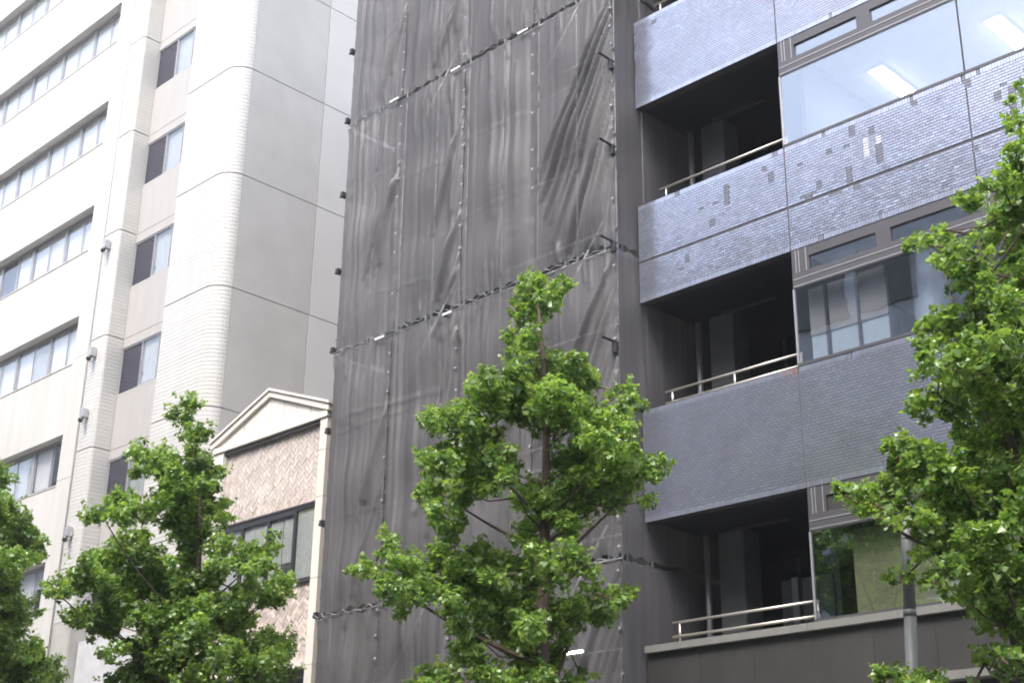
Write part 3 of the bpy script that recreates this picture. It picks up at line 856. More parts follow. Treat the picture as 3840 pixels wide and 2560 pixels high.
for (nm, zb, zt) in BANDS:
    pb = MB(); pb.box(BX0, BX1, 19.012, 19.2, zb + 0.004, zt - 0.004)
    panel = pb.build('parapet', M['grout'], e5)
    big = MB(); tints = []
    cells = []
    # soldier courses at top and bottom, running bond between
    xs = [BX0] + JX + [BX1]
    for a, c in zip(xs, xs[1:]):
        a2, c2 = a + (0.012 if a != BX0 else 0.0), c - 0.012
        ns = int((c2 - a2) / 0.05)
        for zc in (zb + 0.052, zt - 0.052):
            for k in range(ns):
                w = (c2 - a2) / ns
                cells.append((a2 + (k + 0.5) * w, zc, w - 0.005, 0.098, 1))
        z0, z1 = zb + 0.106, zt - 0.106
        nr = int(round((z1 - z0) / (th_ + gp * 0.6)))
        hh = (z1 - z0) / nr
        for r in range(nr):
            zc = z0 + (r + 0.5) * hh
            if nm == 'B' and abs(zc - 12.97) < hh / 2: continue        # recessed expansion joint
            x = a2
            first = tw if r % 2 == 0 else tw / 2
            while x < c2 - 0.012:
                x2 = min(x + (first if x == a2 else tw), c2)
                if x2 - x > 0.02: cells.append(((x + x2) / 2, zc, x2 - x - 0.0045, hh - 0.0105, 0))
                x = x2
    # replaced patches: plain stacks of tiles cut into the bond
    patches = [(ox, oz, max(ow, 0.05), oh, kk) for (ox, oz, ow, oh, kk) in ODD if zb - 0.05 < oz < zt + 0.05]
    rows = sorted({(round(c[1], 4), c[3]) for c in cells})
    cut = []
    for (cx, cz, w, h, sol) in cells:
        spans = [(cx - w / 2, cx + w / 2)]
        for (ox, oz, ow, oh, kk) in patches:
            if abs(cz - oz) <= max(oh / 2, 0.02) + 0.004:
                l, r_ = ox - ow / 2 - gp, ox + ow / 2 + gp
                ns_ = []
                for (u0, u1) in spans:
                    if u1 <= l or u0 >= r_: ns_.append((u0, u1)); continue
                    if l - u0 > 0.012: ns_.append((u0, l))
                    if u1 - r_ > 0.012: ns_.append((r_, u1))
                spans = ns_
        cut += [((u0 + u1) / 2, cz, u1 - u0, h, sol, None) for (u0, u1) in spans]
    for (ox, oz, ow, oh, kk) in patches:
        for (rz_, rh) in rows:
            if abs(rz_ - oz) <= max(oh / 2, 0.02) + 0.004: cut.append((ox, rz_, ow, rh, 0, kk))
    for (cx, cz, w, h, sol, kind) in cut:
        y = 19.0 + trn.uniform(-0.0012, 0.0012)
        if kind is not None:
            odd_n += 1
            o = link('tile', tile_me(w, h, ('lustre_dark', 'lustre_light', 'lustre_red')[kind]), panel, at=(cx, y + (0.004 if kind == 0 else 0), cz))
            o['label'] = ('dull dark tile', 'pale bright tile', 'reddish tile')[kind]
        elif kind is None and nm == 'B' and cx > -8.58 and cz > 13.3 and not sol and single + odd_n < 290 and cx < -7.9 and single < 110:
            single += 1
            o = link('tile', tile_me(w, h, 'lustre_one'), panel, at=(cx, y, cz))
            o.rotation_euler = (trn.gauss(0, 0.004), 0, trn.gauss(0, 0.004))
        else:
            bb = len(big.v)
            ta, tb = trn.gauss(0, 0.00025), trn.gauss(0, 0.0004)
            x0, x1, q0, q1 = cx - w / 2, cx + w / 2, cz - h / 2, cz + h / 2
            big.v += [(x0, y + ta + tb, q0), (x1, y + ta - tb, q0), (x1, y - ta - tb, q1), (x0, y - ta + tb, q1),
                      (x0, 19.013, q0), (x1, 19.013, q0), (x1, 19.013, q1), (x0, 19.013, q1)]
            big.f += [(bb, bb + 1, bb + 2, bb + 3), (bb + 4, bb + 5, bb + 1, bb), (bb + 5, bb + 6, bb + 2, bb + 1), (bb + 6, bb + 7, bb + 3, bb + 2), (bb + 7, bb + 4, bb, bb + 3)]
            v = trn.uniform(0.93, 1.06) * (1.12 if sol else 1.0)
            hue = trn.random()
            t = (v * (0.97 + 0.07 * hue), v * (0.98 + 0.03 * trn.random()), v * (1.06 - 0.05 * hue), 1)
            tints += [t] * 5
    me = big.mesh('tile_cladding', M['lustre']); set_tint(me, tints)
    o = link('tile_cladding', me, panel); o['kind'] = 'stuff'
    # end return of the parapet, white-ish corner tiles are part of the cladding
    s = MB(); s.box(BX0 - 0.004, BX0 + 0.0, 19.002, 19.2, zb, zt); s.build('end_cap', M['grout'], panel)
# a plain band above the picture and the storeys' slabs
b = MB(); b.box(BX0, BX1, 19.0, 19.2, 20.54, 22.56); b.build('parapet', M['lustre'], e5).data.attributes.new('tint', 'FLOAT_COLOR', 'FACE').data.foreach_set('color', [1.0] * 24)
for zb in (20.56, 16.39, 12.18, 7.97):
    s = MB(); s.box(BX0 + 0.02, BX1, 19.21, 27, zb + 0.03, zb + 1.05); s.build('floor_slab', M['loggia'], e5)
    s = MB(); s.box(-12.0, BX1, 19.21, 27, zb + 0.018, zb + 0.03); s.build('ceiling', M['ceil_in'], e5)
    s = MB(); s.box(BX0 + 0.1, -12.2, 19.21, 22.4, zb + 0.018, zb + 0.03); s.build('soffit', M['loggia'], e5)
    s = MB()
    s.box(-14.6, -13.4, 20.4, 20.5, zb - 0.03, zb + 0.015); s.build('soffit_lamp', M['frame'], e5)
s = MB(); s.box(BX0 + 0.02, BX1, 19.21, 27, 4.7, 5.25); s.build('floor_slab', M['loggia'], e5)
s = MB(); s.box(BX0, BX1, 26.9, 27.2, 0, 23); s.build('rear_wall', M['wall_in'], e5)
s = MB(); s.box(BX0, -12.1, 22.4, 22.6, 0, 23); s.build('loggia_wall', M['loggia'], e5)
s = MB(); s.box(BX0, BX1, 19.2, 27.2, 23.0, 23.3); s.build('roof', M['roof'], e5)
s = MB(); s.box(BX1 - 0.2, BX1, 19.25, 27, 0, 22.95); s.build('end_wall', M['wall_in'], e5)
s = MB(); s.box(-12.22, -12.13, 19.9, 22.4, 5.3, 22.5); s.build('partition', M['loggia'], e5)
LV = [(14.185, 16.37), (10.03, 12.16), (5.78, 7.95), (18.38, 20.54)]
for n, (z0, z1) in enumerate(LV):
    # loggia furniture: tiled pier, round post, thin post
    p = MB(); p.box(-14.95, -14.42, 20.5, 21.0, z0 - 0.9, z1 + 0.02); pier = p.build('pier', M['pier'], e5)
    zc = z0 - 0.85; tl = MB()
    while zc < z1 - 0.05:
        tl.box(-14.945, -14.425, 20.488, 20.5, zc, zc + 0.045); tl.box(-14.42, -14.408, 20.505, 20.995, zc, zc + 0.045); zc += 0.055
    me = tl.mesh('tile_cladding', M['pier']); o = link('tile_cladding', me, pier); o['kind'] = 'stuff'
    p = MB(); p.tube([(-15.22, 20.5, z0 - 0.9), (-15.22, 20.5, z1 + 0.02)], 0.055, 12); p.build('post', M['galv'], e5, smooth=True)
    p = MB(); p.tube([(-13.75, 21.2, z0 - 0.9), (-13.75, 21.2, z1 - 0.5)], 0.03, 8); p.build('post', M['frame'], e5, smooth=True)
    # rail: two bars and posts
    rz = z0 + (0.23 if n != 1 else 0.265) if n != 2 else 6.135
    lz = (z0 + 0.02 if n != 1 else 10.08) if n != 2 else 5.90
    rail = empty('x', (0, 0, 0), None, None); bpy.data.objects.remove(rail)
    r1 = MB(); r1.tube([(-14.95, 19.09, rz), (-12.05, 19.09, rz)], 0.024, 8)
    rl = r1.build('railing', M['steel'], e5, smooth=True)
    r2 = MB(); r2.tube([(-14.95, 19.09, lz), (-12.05, 19.09, lz)], 0.024, 8); r2.build('lower_rail', M['steel'], rl, smooth=True)
    for px in ((-14.80, -13.43, -12.07) if n == 1 else (-14.80, -12.07)):
        r3 = MB(); r3.tube([(px, 19.09, z0 - 0.05), (px, 19.09, rz - 0.02)], 0.02, 8); r3.build('rail_post', M['steel'], rl, smooth=True)
    # glazed bays
    for k, (xa, xb) in enumerate(zip(JX, JX[1:] + [BX1])):
        zbar0, zbar1 = z1 - 0.72, z1 - 0.44
        xm0, xm1 = xa + 1.63, xa + 1.90
        f = MB()
        f.box(xa, xa + 0.34, 19.012, 19.12, zbar1, z1 - 0.003)               # left jamb block beside the transom light
        f.box(xm0, xm1, 19.012, 19.12, zbar1, z1 - 0.18)
        f.box(xb - 0.02, xb - 0.003, 19.012, 19.12, zbar1, z1 - 0.18)
        f.box(xa + 0.343, xb - 0.003, 19.012, 19.12, z1 - 0.18, z1 - 0.003)
        f.box(xa, xb - 0.003, 19.006, 19.12, zbar0, zbar1 - 0.002)
        f.box(xa, xb - 0.003, 18.99, 19.12, z0 + 0.003, z0 + 0.055)
        win = f.build('window', M['frame'], e5)
        fine = MB()
        for gx in (xa + 0.08, xa + 0.14, xa + 0.28):
            fine.box(gx, gx + 0.012, 19.002, 19.012, zbar1, z1 - 0.01)
        fine.box(xa + 0.01, xb - 0.01, 18.998, 19.006, zbar0 + 0.16, zbar0 + 0.175); fine.box(xa + 0.01, xb - 0.01, 18.998, 19.006, zbar0 + 0.03, zbar0 + 0.045)
        fine.build('bead', M['alu'], win)
        if n == 2:
            g = MB(); g.box(xa + 0.35, xm0, 19.04, 19.06, zbar1, z1 - 0.185); g.build('louvre_panel', M['concrete'], win)
            g = MB(); g.box(xm1, xb - 0.022, 19.04, 19.06, zbar1, z1 - 0.185); g.build('louvre_panel', M['concrete'], win)
        else:
            g = MB(); g.box(xa + 0.343, xm0 - 0.002, 19.05, 19.058, zbar1, z1 - 0.182); g.build('pane', M['glass'], win)
            g = MB(); g.box(xm1 + 0.002, xb - 0.022, 19.05, 19.058, zbar1, z1 - 0.182); g.build('pane', M['glass'], win)
        g = MB(); g.box(xa + 0.02, xb - 0.010, 19.02, 19.03, z0 + 0.056, zbar0 - 0.002); g.build('pane', M['glass'], win)
        if k == 0:
            g = MB(); g.box(xa - 0.012, xa + 0.018, 19.0, 19.04, z0 - 0.0 if n != 2 else 5.80, zbar0 - 0.003); g.build('edge_trim', M['alu'], win)
        if n == 1 and k == 0:
            for (bxa, bxb) in ((-11.98, -11.66), (-11.60, -11.07), (-11.01, -10.50)):
                g = MB(); g.box(bxa, bxb, 19.30, 19.31, 10.65, 11.5); g.build('blind', M['blind_brown'], win)
                g = MB(); g.box(bxa, bxb, 19.325, 19.33, 9.9, 10.72); g.build('blind', M['blind_blue'], win)
            g = MB()
            for mx in (-11.64, -11.04, -10.47):
                g.box(mx - 0.018, mx + 0.018, 19.26, 19.34, 9.9, 11.54)
            g.build('inner_mullion', M['darkframe'], win)
            g = MB(); g.tube([(-9.95, 19.75, 9.1), (-9.95, 19.75, 12.1)], 0.30, 20); g.build('column', M['column_in'], win, smooth=True)
            g = MB()  # reflections in the transom glass, put in as pale plates
            for (ta, tb) in ((-11.48, -11.02), (-10.96, -10.5)):
                g.box(ta, tb, 19.3, 19.31, 11.72, 12.02)
            g.build('transom_reflection', M['blind_blue'], win)
        if n == 2:
            xs0 = xa + 0.57 if k == 0 else xa + 0.1
            # slats of the blind, one strip each
            g = MB(); zc = 5.5
            while zc < zbar0 - 0.1:
                g.box(xs0, xb - 0.1, 19.32, 19.335, zc, zc + 0.033); zc += 0.04
            o = g.build('blind', M['blind_olive'], win)
            g = MB(); g.box(xs0, xb - 0.1, 19.345, 19.35, 5.5, zbar0); g.build('blind_back', M['blind_olive'], win)
    for xj in JX[1:]:
        s = MB(); s.box(xj - 0.008, xj + 0.008, 19.015, 19.05, z0 + 0.06, z1 - 0.72); s.build('glass_joint', M['darkframe'], e5)
# ceiling lamps of the top office
for (x, lbl) in ((-11.22, 'lit fluorescent ceiling strip inside the upper window nearer the loggia'), (-8.86, 'lit fluorescent ceiling strip inside the upper window at the right edge')):
    t_ = empty('ceiling_light', (x, 22.0, 16.40), lbl, 'ceiling lamp', 'fluorescent strips in the upper office')
    b = MB(); b.box(x - 0.17, x + 0.17, 20.95, 23.6, 16.36, 16.405); b.build('fitting', M['lampbox'], t_)
    for dx in (-0.09, 0.09):
        b = MB(); b.tube([(x + dx, 21.0, 16.335), (x + dx, 23.55, 16.335)], 0.045, 8); b.build('tube', M['lamp_on'], t_)
t_ = empty('air_conditioner', (-14.0, 21.5, 5.26), 'grey outdoor unit with a pale vertical stripe standing in the lowest loggia', 'air conditioner')
b = MB(); b.box(-14.33, -14.10, 21.5, 21.9, 5.28, 7.16); b.build('casing', M['unit'], t_)
b = MB(); b.box(-14.08, -13.90, 21.45, 21.9, 5.28, 7.18); b.build('pale_panel', M['unit_pale'], t_)
b = MB(); b.box(-13.88, -13.25, 21.5, 21.9, 5.28, 7.16)
b.build('casing', M['unit'], t_)
# wall of big dark panels with a stone cap below the lowest loggia
zc0, zc1 = 5.66, 5.78
capx = [BX0 - 0.0, -13.85, -12.16, -10.6, -9.05, -7.5, -5.9, -4.3, BX1]
for a, c in zip(capx, capx[1:]):
    s = MB(); s.box(a + 0.003, c - 0.003, 18.90, 19.3, zc0, zc1 - 0.004); s.build('cap_stone', M['cap'], e5)
wx = [BX0, -14.31, -13.25, -12.16, -11.08, -10.06, -9.0, -7.9, -6.8, -5.7, -4.6, -3.4, BX1]
for (za, zb) in ((3.3, 5.655), (0.14, 3.29)):
    for a, c in zip(wx, wx[1:]):
        s = MB(); s.box(a + 0.0025, c - 0.0025, 18.985 + trn.uniform(0, 0.003), 19.25, za, zb); s.build('wall_panel', M['concrete'], e5)
s = MB(); s.box(BX0, BX1, 19.03, 19.24, 0, 5.65); s.build('wall_core', M['grout'], e5)
s = MB(); s.box(-10.02, BX1, 18.72, 18.975, 4.67, 4.79); s.build('canopy_cap', M['cap'], e5)

# ------------------------------------------------------------------ street trees
CROWN_MID = [(-13.57, 14.19, 10.53, 0.23), (-14.04, 14.8, 10.51, 0.35), (-13.72, 14.96, 10.64, 0.19), (-13.79, 14.15, 10.19, 0.2), (-13.97, 14.34, 10.01, 0.23), (-13.67, 14.56, 10.18, 0.23), (-14.2, 14.35, 9.79, 0.2), (-14.16, 14.59, 9.63, 0.24), (-13.71, 13.99, 9.13, 0.21), (-13.48, 14.12, 9.52, 0.18), (-14.4, 15.19, 9.5, 0.42), (-13.38, 14.68, 9.17, 0.36), (-13.7, 15.49, 9.32, 0.27), (-13.12, 13.3, 8.55, 0.25), (-14.19, 13.93, 8.68, 0.4), (-14.43, 14.73, 8.88, 0.49), (-13.19, 14.1, 8.45, 0.41), (-14.15, 15.73, 9.22, 0.35), (-15.28, 14.44, 8.93, 0.23), (-14.11, 12.83, 7.99, 0.28), (-13.78, 12.95, 7.87, 0.36), (-14.43, 14.05, 8.18, 0.36), (-13.41, 16.03, 9.15, 0.23), (-12.68, 15.3, 8.56, 0.26), (-12.64, 14.8, 8.17, 0.31), (-13.14, 14.89, 8.37, 0.31), (-12.3, 14.79, 7.96, 0.25), (-12.71, 14.69, 7.73, 0.35), (-13.25, 14.83, 7.88, 0.29), (-12.89, 15.38, 7.86, 0.26), (-14.63, 13.03, 7.55, 0.21), (-14.3, 13.19, 7.52, 0.37), (-13.95, 13.38, 7.44, 0.37), (-14.13, 14.04, 7.75, 0.26), (-12.47, 15.47, 7.53, 0.24), (-12.33, 15.53, 7.64, 0.15), (-13.17, 15.91, 7.63, 0.35), (-13.16, 15.3, 7.5, 0.34), (-13.59, 15.2, 7.66, 0.28), (-12.41, 15.33, 7.04, 0.17), (-15.61, 14.15, 7.59, 0.33), (-15.22, 14.33, 7.48, 0.33), (-13.62, 13.32, 7.06, 0.25), (-13.78, 13.91, 7.32, 0.25), (-13.93, 15.19, 7.52, 0.29), (-14.16, 14.95, 7.45, 0.28), (-14.77, 15.21, 7.51, 0.29), (-13.23, 14.79, 7.08, 0.35), (-13.49, 15.78, 7.39, 0.3), (-13.94, 15.0, 7.11, 0.32), (-14.51, 13.25, 6.8, 0.28), (-14.81, 13.81, 6.7, 0.26), (-15.37, 14.15, 6.66, 0.21), (-14.53, 15.11, 7.0, 0.24), (-13.98, 14.36, 6.54, 0.19), (-13.65, 14.97, 6.86, 0.29), (-15.15, 12.81, 6.39, 0.23), (-15.03, 12.96, 6.21, 0.24), (-15.66, 12.97, 6.17, 0.23), (-15.63, 12.67, 6.07, 0.12), (-15.13, 12.95, 5.9, 0.28), (-15.12, 13.34, 6.09, 0.26), (-15.18, 13.73, 5.97, 0.27), (-15.31, 13.36, 5.68, 0.2), (-14.83, 13.22, 5.72, 0.23), (-15.12, 13.14, 5.42, 0.12), (-14.63, 13.73, 6.21, 0.3), (-14.9, 14.43, 6.36, 0.35), (-14.52, 13.89, 5.91, 0.38), (-14.01, 13.91, 5.96, 0.29), (-13.92, 14.35, 6.15, 0.29), (-12.86, 13.67, 6.02, 0.23), (-13.89, 12.97, 5.49, 0.25), (-14.71, 14.35, 5.69, 0.3), (-14.94, 15.22, 5.91, 0.35), (-13.93, 14.73, 5.83, 0.27), (-13.02, 14.92, 5.73, 0.22), (-12.54, 14.83, 5.62, 0.21), (-12.82, 15.46, 5.81, 0.12), (-14.16, 15.82, 5.77, 0.28), (-13.54, 15.6, 5.67, 0.23), (-13.61, 14.84, 5.37, 0.29), (-13.56, 15.8, 5.53, 0.12), (-14.09, 13.34, 5.16, 0.27), (-14.4, 13.98, 5.13, 0.24), (-14.88, 15.16, 5.51, 0.32), (-13.93, 14.68, 5.32, 0.31), (-14.43, 13.76, 4.83, 0.29), (-13.93, 13.57, 4.58, 0.23), (-14.02, 14.47, 4.88, 0.33), (-14.5, 15.52, 5.06, 0.31), (-14.06, 12.86, 4.37, 0.28), (-15.35, 13.62, 4.53, 0.2), (-15.16, 14.21, 4.56, 0.25), (-14.17, 15.54, 5.25, 0.15), (-14.2, 15.02, 4.56, 0.37), (-14.73, 14.75, 4.43, 0.41), (-14.57, 13.83, 4.2, 0.33), (-13.6, 14.92, 4.35, 0.33), (-13.79, 14.24, 3.83, 0.46), (-13.55, 13.18, 3.66, 0.37), (-14.19, 15.47, 3.91, 0.41), (-13.96, 14.62, 6.01, 0.27), (-13.31, 13.86, 5.25, 0.28), (-13.79, 14.53, 5.53, 0.24), (-13.82, 14.43, 4.97, 0.29), (-13.52, 14.25, 4.56, 0.29), (-13.82, 13.92, 4.49, 0.3), (-14.28, 14.19, 5.48, 0.24), (-14.05, 14.73, 4.61, 0.27), (-13.74, 14.98, 6.23, 0.24), (-13.2, 14.95, 6.14, 0.2), (-12.64, 13.96, 6.13, 0.21), (-12.66, 14.82, 7.55, 0.29), (-12.75, 14.45, 7.88, 0.24), (-13.69, 14.92, 8.47, 0.31), (-13.4, 15.88, 7.33, 0.24), (-14.8, 14.63, 5.42, 0.25), (-13.86, 15.48, 4.68, 0.25)]
CROWN_MID_BASE = (-13.91, 14.4)
CROWN_LEFT = [(-23.25, 14.4, 10.87, 0.23), (-23.25, 14.37, 10.52, 0.25), (-22.32, 14.05, 10.01, 0.23), (-22.43, 13.93, 9.85, 0.24), (-23.08, 14.42, 9.84, 0.19), (-22.94, 14.44, 9.55, 0.37), (-22.74, 14.61, 9.31, 0.37), (-22.65, 14.04, 9.23, 0.31), (-22.96, 14.47, 9.04, 0.46), (-22.63, 14.66, 9.04, 0.29), (-23.3, 13.55, 9.57, 0.33), (-23.03, 13.19, 9.48, 0.16), (-23.09, 13.6, 9.31, 0.27), (-22.97, 13.7, 9.19, 0.18), (-23.1, 14.16, 9.09, 0.26), (-24.06, 14.69, 9.04, 0.32), (-23.68, 15.06, 8.96, 0.44), (-22.55, 14.79, 8.7, 0.24), (-22.68, 14.09, 8.33, 0.34), (-22.97, 12.93, 8.48, 0.3), (-22.75, 12.5, 8.14, 0.23), (-22.3, 12.82, 8.17, 0.29), (-23.28, 13.27, 8.71, 0.22), (-22.75, 13.39, 8.27, 0.25), (-22.8, 13.59, 8.4, 0.2), (-23.66, 14.8, 8.45, 0.41), (-22.76, 14.37, 7.89, 0.36), (-22.85, 14.41, 7.65, 0.27), (-21.85, 14.4, 8.18, 0.25), (-21.34, 14.21, 7.73, 0.17), (-22.06, 14.5, 7.64, 0.25), (-21.51, 14.52, 7.46, 0.3), (-22.1, 15.32, 7.79, 0.31), (-22.73, 16.16, 8.14, 0.21), (-22.15, 15.83, 8.19, 0.16), (-21.41, 15.13, 7.4, 0.3), (-22.32, 16.22, 7.38, 0.29), (-22.0, 16.22, 7.44, 0.2), (-22.21, 15.96, 7.06, 0.31), (-22.69, 16.0, 7.32, 0.3), (-22.04, 16.16, 7.08, 0.18), (-23.91, 13.74, 8.09, 0.31), (-23.08, 13.12, 7.55, 0.32), (-24.24, 14.15, 7.92, 0.34), (-24.35, 13.48, 7.65, 0.37), (-23.22, 12.52, 7.23, 0.3), (-24.05, 12.84, 7.16, 0.31), (-23.93, 13.16, 7.12, 0.36), (-23.34, 13.17, 7.12, 0.36), (-23.96, 12.4, 6.9, 0.2), (-23.81, 12.58, 6.88, 0.21), (-24.24, 12.4, 7.0, 0.1), (-23.11, 13.7, 7.5, 0.32), (-23.89, 14.02, 7.25, 0.41), (-23.03, 13.2, 6.68, 0.39), (-23.86, 14.39, 7.22, 0.45), (-23.71, 14.76, 7.43, 0.41), (-22.54, 14.4, 7.12, 0.39), (-22.61, 14.82, 7.28, 0.34), (-23.81, 14.69, 6.93, 0.43), (-23.15, 14.76, 6.77, 0.47), (-22.36, 14.81, 6.75, 0.39), (-21.63, 14.74, 6.65, 0.3), (-23.21, 12.91, 6.5, 0.33), (-23.93, 12.96, 6.44, 0.31), (-23.5, 12.49, 6.32, 0.18), (-24.15, 13.72, 6.49, 0.31), (-22.54, 13.49, 6.25, 0.38), (-23.73, 14.79, 6.43, 0.44), (-22.11, 14.32, 6.17, 0.42), (-23.25, 15.66, 6.58, 0.45), (-22.56, 15.5, 6.55, 0.29), (-23.19, 13.59, 5.95, 0.3), (-23.05, 13.87, 5.83, 0.39), (-23.43, 13.89, 5.54, 0.34), (-22.92, 14.43, 5.81, 0.43), (-22.05, 14.43, 5.64, 0.42), (-21.61, 14.69, 5.78, 0.38), (-22.04, 15.44, 6.0, 0.43), (-22.5, 16.24, 6.15, 0.44), (-21.8, 16.11, 5.98, 0.25), (-21.14, 15.13, 5.48, 0.41), (-22.07, 16.29, 5.71, 0.33), (-22.47, 15.69, 5.59, 0.31), (-23.82, 14.57, 5.55, 0.4), (-21.88, 14.09, 5.24, 0.38), (-23.78, 13.62, 5.29, 0.25), (-21.38, 14.24, 4.95, 0.42), (-23.11, 14.47, 4.96, 0.45), (-21.58, 15.12, 4.9, 0.43), (-21.91, 14.21, 4.39, 0.6), (-23.77, 14.45, 4.78, 0.46)]
CROWN_LEFT_BASE = (-22.66, 14.4)
CROWN_FAR = [(-30.95, 14.45, 10.31, 0.39), (-31.12, 14.78, 10.17, 0.42), (-30.79, 14.76, 9.65, 0.46), (-31.38, 14.73, 9.56, 0.63), (-31.16, 15.14, 9.37, 0.49), (-30.43, 15.12, 8.96, 0.25), (-30.05, 14.4, 8.68, 0.51), (-31.33, 15.41, 9.27, 0.33), (-30.57, 14.43, 8.21, 0.56), (-30.45, 14.87, 8.03, 0.38), (-31.5, 15.65, 8.16, 0.28), (-30.94, 14.9, 7.77, 0.48), (-31.22, 15.6, 7.77, 0.21), (-30.97, 14.88, 7.29, 0.48), (-31.15, 15.31, 7.17, 0.48), (-30.32, 15.26, 6.9, 0.36), (-31.17, 15.29, 6.68, 0.53), (-30.98, 15.76, 6.8, 0.39), (-30.56, 15.93, 6.6, 0.25), (-31.04, 15.69, 6.42, 0.48), (-31.33, 15.24, 6.18, 0.53), (-30.37, 15.69, 6.16, 0.34), (-31.68, 14.13, 10.86, 0.59), (-31.51, 14.08, 9.97, 0.7), (-31.12, 13.49, 9.28, 0.79), (-30.23, 13.59, 8.56, 0.77), (-32.38, 14.0, 8.55, 0.82), (-31.29, 14.14, 7.72, 0.8), (-32.04, 13.7, 7.55, 0.81), (-32.16, 14.87, 7.13, 0.82), (-31.96, 14.01, 6.7, 0.81), (-32.24, 14.96, 6.15, 0.94), (-31.3, 13.76, 5.75, 0.9), (-31.45, 15.58, 5.76, 0.69), (-31.44, 13.84, 11.28, 0.47), (-31.94, 14.03, 11.97, 0.33), (-32.06, 13.19, 8.17, 0.58)]
CROWN_FAR_BASE = (-31.25, 14.4)
